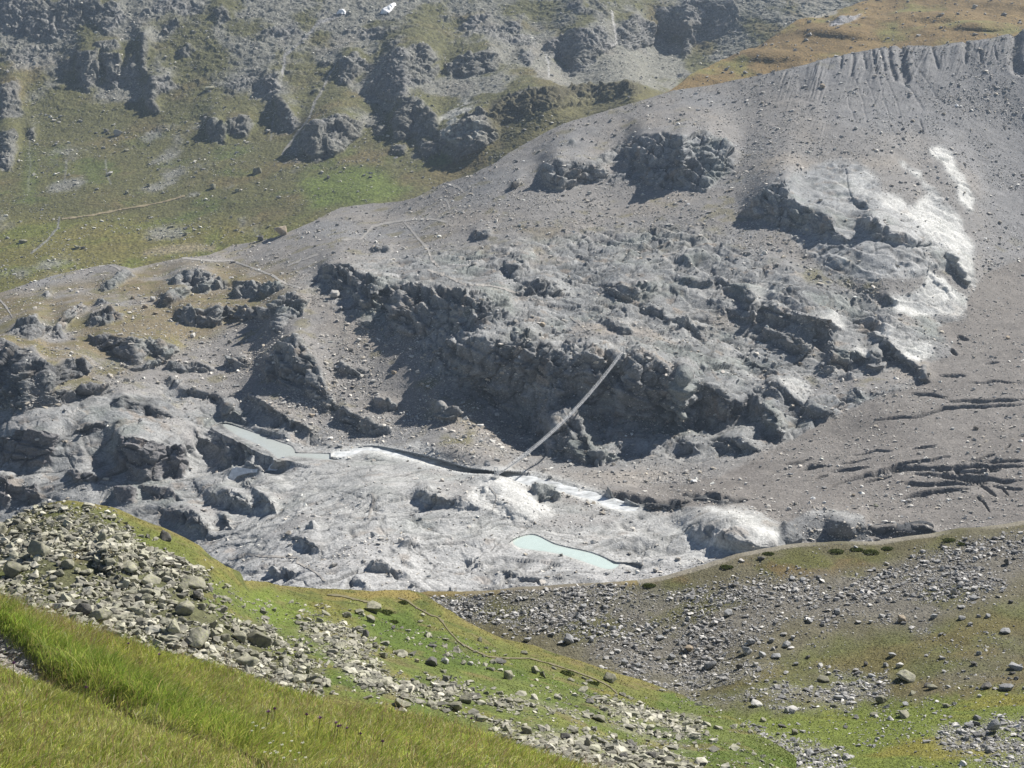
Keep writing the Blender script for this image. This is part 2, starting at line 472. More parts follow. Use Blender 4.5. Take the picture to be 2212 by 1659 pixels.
paint(C, brown, sstep(-.0, .35, fbm(P0, 55, 5, 51)) * .5)
paint(C, green, sstep(.0, .3, fbm(P0, 40, 5, 53)) * .7 * sstep(180, 380, S.V))
flat = sstep(455, 500, S.V + .15 * S.U * 0 + 20 * perlin(P0 / 40, 5))
paint(C, [.155, .140, .042], flat * .65)
paint(C, [.115, .135, .030], flat * sstep(0, .25, fbm(P0, 30, 4, 55)) * .7)
paint(C, [.11, .15, .03], S.region(tr(2, '-300,1150 0,1100 160,1080 300,1130 420,1250 300,1310 -200,1340'), 1, 6) * .75)
SHO = 1
paint(C, [.26, .22, .15], S.region(tr(1, '930,1620 1100,1590 1400,1580 1380,1625 1150,1640 930,1659'), .5, 2) * .8)
scr = sstep(.05, .3, fbm(P0 * (1, .6, 1), 45, 5, 57) - .1 + .25 * up + .3 * S.region(tr(1, '1380,200 1500,60 1640,60 1640,260 1440,330'), 1, 8)
            + .35 * S.region(tr(1, '2050,170 2212,20 2212,170 2050,200 1850,330 1830,300'), 1, 5) + .4 * S.region(tr(0, '700,0 900,0 860,40 760,45'), 1, 5)
            + .5 * S.region(tr(2, '1500,560 1500,480 1640,400 1850,330 2212,280 2212,560 1900,540'), 1, 6) + .3 * S.region(tr(1, '560,850 700,830 1050,830 960,960 700,930'), 1, 5)
            + .35 * S.region(tr(2, '500,560 700,500 1000,520 1060,600 800,620 600,600'), 1, 5) + .35 * S.region(tr(1, '1440,1150 1600,880 1660,900 1560,1150'), 1, 4)
            + .35 * S.region(tr(1, '1080,1300 1300,1230 1600,1150 1680,1160 1500,1220 1300,1270 1100,1310'), .6, 2)
            + .5 * S.region(tr(2, '1250,470 1300,430 1340,440 1520,470 1520,560 1350,520'), 1, 3))
scr = scr * (1 - shoulder)
paint(C, mix(grey, pale, .35), scr * .55)
rc = .85 * mix(grey * .75, pale, np.clip(.5 + 1.3 * fbm(P0, 18, 5, 59), 0, 1)[..., None] * .6)
C += (rc - C) * (rock * .75)[..., None]
paint(C, [.115, .105, .045], shoulder * .85)
paint(C, [.075, .066, .036], S.region(tr(2, '950,740 960,660 1250,590 1600,545 1900,540 1980,590 1600,610 1300,680 1100,800 1000,850'), 1, 5) * .8)
paint(C, [.34, .34, .31], S.region(tr(2, '620,800 700,700 800,640 860,680 830,740 900,780 900,880 760,960 660,900'), 1.2, 2) * sstep(-.1, .15, fbm(P0, 12, 3, 60)))
for d in wdist: paint(C, [.22, .22, .21], sstep(3.5, .8, d) * .5)
paint(C, [.09, .115, .032], sstep(26, 4, wdist[0]) * .5 * sstep(300, 340, S.V))
paint(C, [.45, .44, .43], sstep(3.2, 1, linedist(tr(2, '1750,70 1770,180 1780,280 1740,300'), S.U, S.V, 30)) * .7)
paint(C, [.40, .40, .40], sstep(3.2, 1, linedist(tr(2, '1310,300 1340,400 1345,500'), S.U, S.V, 30)) * .6)
paint(C, [.32, .31, .30], sstep(4, 1, linedist(tr(1, '2212,370 2120,520 1970,800 1900,900 1830,1000'), S.U + .5 * S.wu, S.V, 30)) * .7)
paint(C, [.27, .27, .28], sstep(4.5, 1, linedist(tr(1, '2212,100 2060,160 1950,280 1840,360 1830,480'), S.U + .5 * S.wu, S.V, 30)) * .7)
paint(C, [.22, .22, .22], sstep(3, 1, linedist(tr(1, '390,1410 370,1480 300,1560 200,1640'), S.U + .4 * S.wu, S.V, 30)) * .8)
S.C = C * (1 + .30 * fbm(P0, 8, 3, 61))[..., None]
mat_far = ground_mat('mountain_ground', 0.4, .35, speck=.3)
S.build('mountainside', mat_far)
FAR = S

# =================================================================== 2 brown meadow behind the moraine crest
mead_top = [(1400, 214), (1430, 203), (1475, 180), (1508, 152), (1568, 123), (1615, 100), (1675, 75), (1741, 38), (1775, 25), (1808, 13), (1875, 0), (1960, -40), (2330, -60)]
crest_line = [(-120, 655), (0, 630), (60, 612), (130, 592), (210, 575), (245, 572), (285, 580), (350, 566), (395, 554), (450, 549), (500, 527), (600, 509), (627, 497), (737, 449), (804, 440), (870, 433),
              (897, 427), (954, 393), (1020, 373), (1070, 350), (1100, 330), (1170, 293), (1237, 263), (1317, 237), (1404, 213), (1434, 203), (1475, 193), (1541, 182), (1641, 163),
              (1708, 147), (1765, 132), (1841, 112), (1941, 97), (2015, 100), (2085, 90), (2141, 83), (2212, 63), (2330, 40)]
mead_bot = [(u, v + 14) for u, v in crest_line if u > 1400]
S = Sheet(1400, 2320, 520, mead_top, mead_bot, 130, [(1430, 205, 960), (1600, 105, 1090), (1560, 180, 985), (1750, 40, 1150), (1760, 135, 1000), (1900, -30, 1250), (1940, 98, 1010), (2000, 40, 1090),
                                                    (2212, 70, 1010), (2212, 0, 1110), (2212, -50, 1200), (2330, -50, 1210), (2330, 45, 1020)])
S.cliff(tr(3, '950,180 960,140 1040,100 1110,95 1160,65 1170,80 1100,130 1020,170'), 1.1)
S.bulge(2020, 30, 110, 22, 16); S.bulge(1820, 70, 110, 16, 13); S.bulge(2120, 60, 90, 14, 13); S.bulge(1650, 120, 90, 16, 10)
S.bake(); P0 = S.P.copy()
S.push(fbm(P0 * (1, .6, 1), 45, 4, 71, .45) * 6.5 + fbm(P0, 8, 3, 72) * .5)
S.normals()
C = np.zeros(S.P.shape); C[:] = [.17, .115, .042]
paint(C, [.225, .155, .06], sstep(-.1, .3, fbm(P0 * (1, .5, 1), 40, 5, 73)) * .8)
paint(C, [.165, .165, .045], sstep(.0, .3, fbm(P0 * (1, .5, 1), 35, 5, 74)) * .8)
paint(C, [.26, .26, .27], blur(S.face, 1, 1))
paint(C, [.33, .32, .31], S.region(tr(3, '900,70 1000,30 1000,55 900,100 760,130'), .4, 1) * .7)
S.C = C * (1 + .28 * fbm(P0, 7, 4, 75))[..., None]
S.build('meadow', ground_mat('meadow_ground', .5, .6, speck=.2), skirt=[(25, -3), (60, -14), (160, -70)])
MEAD = S

# =================================================================== 3 valley: rock, moraine and glacier
main_bot = [(-120, 1225), (0, 1210), (200, 1180), (440, 1260), (520, 1300), (1400, 1310), (1700, 1215), (2330, 1170)]
ctrl = [(-60, 640, 785), (0, 700, 722), (0, 800, 640), (0, 900, 590), (0, 1000, 566), (0, 1085, 545), (0, 1170, 520), (100, 1080, 543), (100, 1000, 563), (100, 900, 585), (200, 1100, 535), (200, 930, 582),
        (300, 800, 640), (300, 650, 742), (250, 585, 820), (400, 560, 850), (420, 900, 610), (320, 1010, 566), (350, 1100, 528), (450, 1180, 470),
        (560, 945, 584), (520, 912, 609), (620, 975, 566), (700, 972, 566), (800, 968, 565), (590, 1000, 560), (510, 1025, 561), (560, 1060, 525), (650, 1060, 508),
        (700, 860, 610), (700, 700, 672), (700, 560, 772), (620, 500, 868), (800, 445, 902), (1050, 700, 632), (1050, 560, 730), (1050, 450, 812), (1060, 360, 885),
        (900, 850, 608), (900, 930, 580), (1100, 960, 570), (1250, 950, 582), (1330, 780, 607), (1330, 700, 640), (1300, 560, 720), (1300, 400, 832), (1317, 240, 932),
        (950, 1020, 512), (1070, 1030, 497), (800, 1030, 510), (1150, 1037, 516), (1450, 1092, 483), (1300, 1060, 500), (1400, 1020, 530), (600, 1180, 440), (600, 1270, 400), (1000, 1130, 451), (1000, 1285, 396), (1250, 1195, 430), (1400, 1220, 416),
        (1400, 1300, 392), (1500, 1150, 440), (1500, 1230, 412), (1650, 1160, 430), (1900, 500, 745), (2100, 600, 722), (1700, 700, 650), (1700, 560, 702), (1700, 400, 792), (1700, 250, 885), (1760, 138, 950),
        (1550, 900, 588), (1550, 800, 610), (1700, 830, 600), (2000, 760, 630), (2200, 300, 885), (2200, 480, 800), (2200, 80, 965), (2200, 650, 705), (2200, 900, 540), (1800, 950, 542), (1600, 1050, 495),
        (2200, 1100, 450), (1850, 1130, 450), (1720, 1190, 428), (2200, 760, 620), (1950, 850, 578), (1480, 200, 955), (2320, 70, 975)]
NU, NV = 1530, 680
S = Sheet(-170, 2400, NU, crest_line, main_bot, NV, ctrl)
CLIFFS = [
    (4, '640,220 720,145 830,95 880,140 760,190 690,225', .9), (4, '1060,170 1200,90 1330,100 1420,130 1470,160 1470,220 1380,215 1300,240 1210,230 1200,180', 1),
    (4, '1520,150 1700,185 1790,165 1860,210 1780,255 1650,260 1540,270', 1), (4, '1040,240 1190,180 1225,240 1180,285 1080,325 1035,290', 1.1),
    (4, '1130,360 1230,315 1330,340 1400,315 1515,330 1530,400 1440,410 1430,455 1300,450 1180,455 1150,400', 1.1), (4, '1535,310 1640,325 1765,345 1750,405 1640,415 1540,405', 1.1),
    (4, '1755,545 1780,310 1900,265 2005,310 1960,385 1870,420 1840,480', .85),
    (4, '1695,690 1805,600 1855,530 1950,545 2010,620 2070,720 2120,840 2160,930 2180,1010 2080,960 1950,880 1740,800', .9),
    (4, '330,480 420,355 500,325 565,340 490,385 440,445 380,490', 1), (4, '550,440 600,385 700,345 800,370 800,410 690,445 600,455', 1),
    (4, '570,520 700,495 800,540 710,605 640,595', 1.1), (4, '690,600 800,535 960,555 1060,540 1160,600 1050,680 960,650 880,705 750,645', 1.0), (4, '840,750 1000,675 1155,605 1165,625 1050,695 950,740', 1.2),
    (4, '-60,570 60,550 150,620 220,575 255,700 350,700 420,675 550,675 610,720 560,775 480,800 380,830 330,880 720,850 620,900 400,970 200,1000 150,1025 60,970 -60,960', 1.1),
    (4, '60,490 160,395 245,375 250,440 335,480 200,540 110,520', 1.1), (4, '-60,1160 150,1100 300,1120 385,1160 390,1210 340,1340 200,1360 50,1330 -60,1290', 1.0),
    (4, '700,1300 770,1150 900,1150 1050,1185 1190,1200 1240,1260 1260,1320 1200,1405 1060,1430 900,1460 790,1410', 1.15), (4, '490,1155 560,1085 710,1075 640,1125 560,1160', 1.1),
    (4, '1150,850 1280,865 1400,895 1450,940 1520,980 1560,1030 1650,1110 1890,1195 1880,1225 1700,1165 1580,1115 1520,1050 1450,1075 1440,960 1380,925 1200,895', 1.0),
    (4, '1585,880 1660,910 1760,965 1900,1050 2050,1125 2030,1165 1880,1095 1750,1025 1640,955', 1.25), (4, '1300,1075 1480,1175 1700,1235 1795,1300 1680,1375 1570,1375 1440,1295 1360,1180', .75),
    (4, '1240,1085 1300,1120 1430,1275 1510,1350 1460,1345 1350,1235 1255,1130', 1.2), (4, '720,990 800,910 900,955 1080,1005 1140,1055 1000,1035 850,995', 1.1),
    (4, '1490,1480 1680,1400 1650,1450 1570,1490', 1.2), (4, '1640,1480 1810,1590 1770,1650 1590,1530', 1.1), (4, '1330,1530 1500,1485 1650,1560 1745,1625 1600,1660 1450,1610', .9),
    (4, '410,1380 560,1395 660,1440 500,1455', 1.1), (4, '-60,1390 80,1430 105,1560 30,1610 -60,1590', 1), (4, '900,1480 1100,1500 1180,1560 1000,1560', .8), (4, '1060,850 1100,790 1180,800 1150,850', 1.1),
    (4, '1100,700 1300,690 1400,740 1250,760 1090,750', 1), (4, '1480,670 1560,660 1620,710 1540,735', 1), (4, '120,1480 240,1440 260,1560 160,1600', .9), (4, '730,1500 880,1510 860,1600 760,1590', .8),
    (4, '2020,1260 2100,1210 2212,1220 2250,1260 2150,1275', 1.1), (4, '1180,1130 1270,1210 1330,1290 1250,1230', 1.1), (4, '330,500 420,480 420,520 350,540', .9), (4, '260,250 330,230 320,270', .9), (4, '600,290 690,270 700,310 610,320', .9),
    (5, '-120,60 0,50 90,80 160,130 300,150 300,200 200,330 110,345 100,280 0,240 -100,180', .8),
    (5, '105,350 200,235 330,195 480,185 640,195 700,245 800,235 900,245 1085,255 1085,390 1000,435 880,475 700,495 520,530 400,520 340,420 330,350 240,385 140,385', .85),
    (5, '785,560 860,530 1000,535 1110,560 1200,490 1260,530 1300,580 1400,620 1490,660 1480,760 1450,850 1410,1000 1340,1170 1240,1180 1150,1090 1060,1000 900,900 850,830 800,780', .92),
    (5, '1460,720 1540,640 1600,600 1700,650 1790,700 1790,830 1770,1020 1500,1040 1420,1120 1350,1180 1340,1100', .85),
    (5, '1890,670 2000,635 2100,715 2212,800 2260,960 2212,1115 2100,1110 2060,1065 1960,1055 1820,1075 1765,1010 1800,870 1870,760', 1.15),
    (5, '1330,1190 1380,1100 1520,1040 1570,1160 1650,1270 1860,1300 1660,1360 1500,1330 1340,1320', 1.0),
    (5, '680,560 745,575 795,640 805,695 720,675 675,620', 1.1), (5, '595,940 680,975 765,1030 720,1075 640,1065', 1.1), (5, '-10,695 60,725 165,755 155,795 60,775 -10,745', 1.1),
    (5, '-10,955 100,1025 200,1075 335,1155 200,1170 60,1115 -10,1070', 1.05), (5, '195,925 355,955 355,1005 250,995', 1.1), (5, '1120,240 1200,160 1300,140 1420,180 1430,250 1330,285 1200,230', .9),
    (5, '1630,165 1700,205 1760,290 1900,300 2070,220 2030,150 1850,180 1750,180', 1.0), (5, '1950,330 2050,340 2212,410 2212,440 2100,430 2005,385', 1.2), (5, '125,440 200,445 250,480 160,485', 1.2),
    (5, '475,1510 560,1485 650,1555 730,1590 600,1600 505,1570', 1.1), (5, '1215,1505 1330,1525 1430,1600 1280,1595', 1.1), (5, '95,1290 200,1265 305,1295 305,1335 200,1335', 1.1),
    (5, '1610,330 1720,330 1700,370 1600,350', .9), (5, '870,1490 940,1500 930,1540', .9), (5, '1650,420 1800,450 1920,520 1780,510', .9), (5, '1120,0 1200,10 1240,90 1160,110', .8), (5, '1040,30 1120,60 1180,170 1100,160', .8),
    (5, '1450,560 1540,560 1530,640 1460,640', 1), (5, '700,1590 860,1560 900,1659 760,1640', .6),
    (6, '-10,150 200,155 205,190 60,205 -10,195', 1.1), (6, '205,115 300,175 400,195 490,240 510,315 440,305 400,245 300,215', 1.25), (6, '125,245 200,300 270,325 400,385 420,425 300,375', 1.1),
    (6, '-10,395 100,435 190,440 150,480 -10,455', 1.1), (6, '375,235 440,300 495,400 480,465 420,425 385,320', 1.1),
    (6, '485,325 600,325 720,375 830,375 950,395 1040,455 965,530 850,525 740,475 640,445 540,405', 1.35), (6, '495,445 620,505 700,495 835,555 850,645 760,650 640,585 540,535', 1.2),
    (6, '930,560 1060,585 1160,635 1225,655 1195,705 1050,725 970,705', 1.15), (6, '1215,595 1290,635 1305,745 1215,745', 1.15), (6, '1245,495 1340,545 1430,635 1540,720 1510,745 1380,685 1340,605', 1.2),
    (6, '345,625 420,635 540,715 650,740 570,765 450,705', 1.15), (6, '555,885 600,815 680,855 730,900 830,985 945,1005 935,1055 860,1055 760,985 600,905', 1.2),
    (6, '475,980 520,960 625,1035 670,1140 645,1195 560,1135 485,1050', 1.25), (6, '1095,845 1170,875 1210,930 1130,915', 1.2), (6, '260,1190 350,1175 450,1225 530,1270 400,1285 260,1245', 1.15),
    (6, '-20,690 60,795 180,855 260,895 340,955 430,890 410,970 300,1105 150,1085 -20,1140', 1.05), (6, '1550,815 1558,715 1585,715 1590,800 1620,815', 1.5), (6, '-10,1195 100,1215 150,1285 50,1275 -10,1250', 1.1),
    (6, '875,700 975,645 980,785 890,745', 1.0), (6, '640,60 760,90 760,120 660,100', .7), (6, '0,20 80,0 90,60 0,70', .8), (6, '1300,250 1420,290 1400,340 1330,310', 1), (6, '1700,0 1780,20 1870,180 1850,220 1760,100', 1.1),
    (2, '1310,1110 1400,1030 1500,1035 1620,1070 1725,1105 1680,1175 1560,1195 1440,1235 1335,1205', 1.1), (2, '1880,960 1960,870 2100,850 2230,870 2230,1200 2100,1225 1960,1190 1890,1070', .75),
    (3, '-20,880 150,840 300,950 360,1080 250,1165 130,1245 60,1245 -20,1180', .8), (3, '365,1385 470,1275 560,1195 700,1145 720,1250 800,1330 980,1400 1010,1500 1110,1560 1000,1550 860,1515 780,1475 620,1465 480,1415', 1.1),
    (3, '1145,1425 1300,1455 1500,1555 1610,1600 1480,1625 1360,1575 1240,1555', .85), (3, '1050,1180 1130,1295 1235,1275 1195,1335 1100,1295', 1.15), (3, '1210,1390 1260,1400 1290,1470 1220,1500 1170,1470', 1),
    (2, '1085,1230 1120,1180 1165,1165 1150,1200', 1.3), (2, '870,1500 960,1490 990,1540 890,1560', 1), (2, '190,1600 300,1590 320,1640 210,1640', 1), (2, '1460,930 1520,920 1520,960', .9),
    (8, '340,370 380,310 470,330 480,350 400,355', 1.1), (8, '520,360 560,325 620,340 590,365', 1), (8, '670,400 740,400 860,430 850,460 760,450', 1.1), (8, '160,460 240,455 330,480 410,490 410,530 280,520 170,490', 1.1), (8, '330,440 420,440 420,465', 1), (8, '920,470 980,510 1050,530 1160,560 1150,580 1040,550 940,510', 1),
    (8, '75,540 140,545 170,590 130,605', 1.2), (8, '420,590 500,590 480,630 430,620', 1.1), (8, '600,590 680,600 660,635', 1.1), (8, '1250,555 1320,560 1310,585', 1), (8, '160,280 210,285 200,310', 1), (8, '100,190 150,185 170,210', 1),
    (7, '930,180 1000,120 1150,160 1250,240 1170,300 1000,220', .5), (7, '1250,170 1330,160 1340,230 1290,240', .8), (7, '1680,290 1780,300 1900,350 1860,380 1740,350', .9), (7, '1540,490 1640,470 1720,490 1700,530 1590,525', .9), (7, '1780,230 1850,230 1850,260', .9),
]
for c, p, k in CLIFFS: S.cliff(tr(c, p), k * (.6 if c == 8 else 1))
S.bulge(1930, 500, 220, 210, 30, .5); S.bulge(2060, 380, 70, 120, 12, -.4); S.bulge(1750, 640, 160, 70, 12, .5)
S.bulge(1960, 715, 130, 55, 14, .4); S.bulge(1330, 830, 190, 130, 6); S.bulge(1280, 770, 90, 80, 8); S.bulge(1560, 820, 120, 80, 8, .4)
S.bulge(1590, 1140, 150, 55, 16, .25); S.bulge(1120, 1080, 90, 48, 10, .6); S.bulge(880, 1060, 190, 40, 6); S.bulge(1010, 640, 90, 60, 6)
S.bulge(415, 1115, 70, 36, 10, .3); S.bulge(480, 1060, 80, 34, 9, .4); S.bulge(580, 1030, 60, 24, 7, .5)
# glacier tongue with its mound of ice
GL = tr(0, '1295,1061 1475,1046 1558,1026 1608,1003 1708,953 1791,906 1891,860 1958,840 1998,823 2008,786 2058,766 2050,740 2030,706 2091,686 2088,653 2105,626 2125,590 2212,560 2340,545 2340,1300 1700,1300 1735,1172 1690,1132 1610,1090 1480,1098')
gl = S.region(GL, .5, 1)
S.cliff(tr(9, '560,260 640,220 700,190 760,165 850,160 950,165 1050,200 1062,250 1100,340 600,345'), .75, L=30)
S.cliff(tr(9, '865,225 940,205 985,225 1000,310 870,300'), 1.6, L=10)
for p in ('1050,255 1180,265 1260,240 1400,240 1480,270 1500,300 1300,300 1090,300', '0,60 120,55 300,80 380,85 350,110 230,130 120,95 0,80'): S.cliff(tr(9, p), 1.6, L=14)
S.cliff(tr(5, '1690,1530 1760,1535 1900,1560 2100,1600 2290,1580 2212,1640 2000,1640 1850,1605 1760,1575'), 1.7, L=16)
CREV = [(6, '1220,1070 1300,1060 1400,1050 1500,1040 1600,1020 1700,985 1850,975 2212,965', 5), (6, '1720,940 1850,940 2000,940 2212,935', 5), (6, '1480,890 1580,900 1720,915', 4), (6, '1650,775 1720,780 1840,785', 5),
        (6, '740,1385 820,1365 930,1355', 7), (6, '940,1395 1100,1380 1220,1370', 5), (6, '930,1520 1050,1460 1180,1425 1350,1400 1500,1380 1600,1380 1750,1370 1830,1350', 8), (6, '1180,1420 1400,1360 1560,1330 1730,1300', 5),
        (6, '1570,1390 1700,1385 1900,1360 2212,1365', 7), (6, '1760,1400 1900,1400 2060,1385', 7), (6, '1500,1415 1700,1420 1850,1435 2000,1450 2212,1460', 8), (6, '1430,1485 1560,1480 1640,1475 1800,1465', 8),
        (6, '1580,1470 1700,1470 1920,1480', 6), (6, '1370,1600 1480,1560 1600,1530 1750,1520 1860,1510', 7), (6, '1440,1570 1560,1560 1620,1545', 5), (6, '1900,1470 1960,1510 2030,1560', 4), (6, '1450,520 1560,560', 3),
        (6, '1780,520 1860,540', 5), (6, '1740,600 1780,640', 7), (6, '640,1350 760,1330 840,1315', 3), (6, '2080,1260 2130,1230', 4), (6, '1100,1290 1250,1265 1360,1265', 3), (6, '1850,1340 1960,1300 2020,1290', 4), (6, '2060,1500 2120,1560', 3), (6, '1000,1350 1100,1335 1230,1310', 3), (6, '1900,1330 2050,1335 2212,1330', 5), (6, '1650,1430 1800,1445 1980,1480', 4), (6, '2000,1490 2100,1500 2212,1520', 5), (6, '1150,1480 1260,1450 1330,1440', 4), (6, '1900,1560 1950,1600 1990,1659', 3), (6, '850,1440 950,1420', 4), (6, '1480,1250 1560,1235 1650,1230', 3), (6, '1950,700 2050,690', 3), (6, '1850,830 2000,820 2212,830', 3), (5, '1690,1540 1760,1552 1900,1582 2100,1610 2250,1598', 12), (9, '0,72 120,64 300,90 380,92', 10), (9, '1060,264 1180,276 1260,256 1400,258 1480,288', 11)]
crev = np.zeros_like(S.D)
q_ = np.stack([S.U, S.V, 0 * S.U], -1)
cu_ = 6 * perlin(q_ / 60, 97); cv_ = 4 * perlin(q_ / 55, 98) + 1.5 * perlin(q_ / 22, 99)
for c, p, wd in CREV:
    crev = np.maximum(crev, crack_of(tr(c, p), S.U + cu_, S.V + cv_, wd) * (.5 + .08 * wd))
# rills below the moraine crest
GUL = [(3, '1030,360 1020,440', 5), (3, '1110,350 1100,480', 7), (3, '1170,340 1185,440', 5), (3, '1230,330 1250,450', 6), (3, '1275,320 1310,450', 6), (3, '1335,310 1345,400 1375,500', 9), (3, '1415,300 1425,400 1440,510', 15),
       (3, '1620,310 1640,380 1660,440', 6), (3, '1700,330 1700,420', 4), (3, '1830,270 1835,400', 8), (3, '1875,280 1885,340', 4), (3, '1925,340 1935,410', 6), (3, '2020,310 2025,390', 5), (3, '2160,215 2140,330 2160,430 2200,450', 22),
       (3, '960,370 940,450', 4), (3, '905,390 900,450', 3), (3, '1060,560 1080,680 1120,790', 3.2), (3, '1120,510 1160,620 1190,760', 3.2), (3, '1190,500 1240,620 1260,760', 3), (3, '1270,500 1310,640 1350,780', 3.2),
       (3, '1310,490 1370,600 1420,760', 3.4), (3, '1160,640 1200,800', 3), (3, '1440,520 1520,640 1560,700', 4), (3, '1480,380 1560,500 1660,640', 3.5), (3, '1540,780 1560,860', 5), (3, '1330,800 1400,920 1420,1000', 3), (3, '1400,860 1460,960 1540,1030', 3), (3, '1230,790 1260,830', 3),
       (3, '1000,1260 1010,1380 1000,1500', 4), (3, '1060,1100 1075,1230 1130,1320', 4), (3, '1240,1480 1250,1659', 4), (3, '560,1220 570,1400', 5), (3, '710,1180 720,1300', 5), (3, '1400,1330 1520,1420 1580,1560', 3), (3, '1500,1320 1640,1470 1700,1600', 3)]
gul = np.zeros_like(S.D)
for c, p, wd in GUL:
    gul = np.maximum(gul, sstep(wd * .95, 0, linedist(tr(c, p), S.U + .5 * S.wu, S.V + .3 * S.wv, 25)) * wd * (1 if wd > 4 else .55))
# water levels
def zriver(U): return np.interp(U, [600, 740, 1100, 1300, 1480, 1600], [-156.0, -155.6, -153.6, -152.2, -150.6, -150.0])
LAKE1 = tr(8, '980,340 1000,325 1030,310 1070,297 1110,290 1145,298 1170,310 1210,332 1250,350 1330,370 1390,382 1450,395 1500,412 1540,430 1575,448 1600,460 1650,458 1700,462 1740,470 1760,482 1745,500 1700,490 1660,480 1635,478 1610,492 1580,505 1540,500 1500,490 1420,460 1330,430 1280,415 1200,400 1100,387 1060,383 1030,375 1005,357')
LAKE2 = tr(10, '280,205 340,200 400,205 480,232 560,260 690,305 820,350 940,395 1060,440 1150,470 1220,490 1270,520 1290,555 1300,600 1560,600 1700,605 1850,612 1900,640 1950,680 1830,700 1700,702 1480,680 1250,655 1190,660 1140,665 1100,690 1060,690 1030,655 1000,620 880,540 790,495 700,450 630,425 560,400 490,355 420,310 350,255')
RIV_UP = tr(5, '-70,1275 -20,1262 40,1258 100,1240 160,1232 230,1232 300,1245 380,1260 470,1280 560,1300 630,1320 700,1340 760,1360 830,1380 960,1397 1080,1400 1250,1420 1350,1445 1450,1470 1550,1500 1650,1530 1760,1575 1830,1600 1950,1625')
RIV_LO = tr(5, '-70,1305 -20,1312 40,1305 80,1295 140,1268 210,1268 300,1290 400,1310 500,1332 560,1348 630,1366 700,1385 760,1398 850,1408 960,1414 1020,1424 1080,1440 1140,1468 1200,1492 1300,1510 1450,1540 1550,1570 1650,1600 1750,1640 1850,1660 1950,1659')
RIV = np.r_[RIV_UP, RIV_LO[::-1]]
# cascade pouring from the grey lake into the gorge
CAS = [('1150,650 1110,668 1085,690 1040,708 990,740 955,775 930,830', '1165,665 1160,690 1190,715 1185,740 1150,770 1080,805 1050,835'),
       ('870,838 800,815 700,808 600,795 520,790 470,800 440,870 392,955', '870,852 780,858 700,865 620,880 560,900 530,915 500,950 475,975')]
def zcas(V): return -156.1 - np.clip(V - 987, 0, None) * .15
CASP = [np.r_[tr(10, a), tr(10, b)[::-1]] for a, b in CAS]
for pl, zz in ((RIV, zriver(S.U)), (CASP[0], zcas(S.V)), (CASP[1], zcas(S.V)), (LAKE2, -156.0), (LAKE1, -149.5)):
    r = rays(S.U, S.V)
    Dp = r[..., 1] * ((zz + .25) / r[..., 2])
    wv_ = np.clip(blur(inpoly(pl, S.U, S.V).astype(float), 20 if pl is RIV else 6 if len(pl) < 22 else 13) * (3.2 if pl is RIV else 2.4), 0, 1)
    if pl is RIV: wv_ = wv_ * mix(1, sstep(5, 1, S.V - np.interp(S.U, RIV_LO[:, 0], RIV_LO[:, 1])), sstep(1000, 1060, S.U) * sstep(1260, 1190, S.U))
    S.D = mix(S.D, Dp, wv_)
bank = S.region(tr(0, '820,925 1000,925 1120,940 1260,1010 1150,1012 1040,990 900,972 820,962'), .3, 9)
S.D = mix(S.D, S.D0, bank)
BA, BB = np.array([1072, 1031.]), np.array([1337, 776.])
e_ = BB - BA; t_ = np.clip(((S.U - BA[0]) * e_[0] + (S.V - BA[1]) * e_[1]) / (e_ @ e_), 0, 1)
jb = np.unravel_index(np.argmin(np.hypot(S.U - BB[0], S.V - BB[1])), S.U.shape); DB = S.D[jb]
near_ = sstep(60, 22, np.hypot(S.U - BA[0] - t_ * e_[0], S.V - BA[1] - t_ * e_[1])) * sstep(1.0, .93, t_) * sstep(0.02, .12, t_)
Dl = 498 + (DB - 498) * t_
S.D = S.D + near_ * np.clip(Dl + 9 - S.D, 0, None)
S.bake()
P0 = S.P.copy()
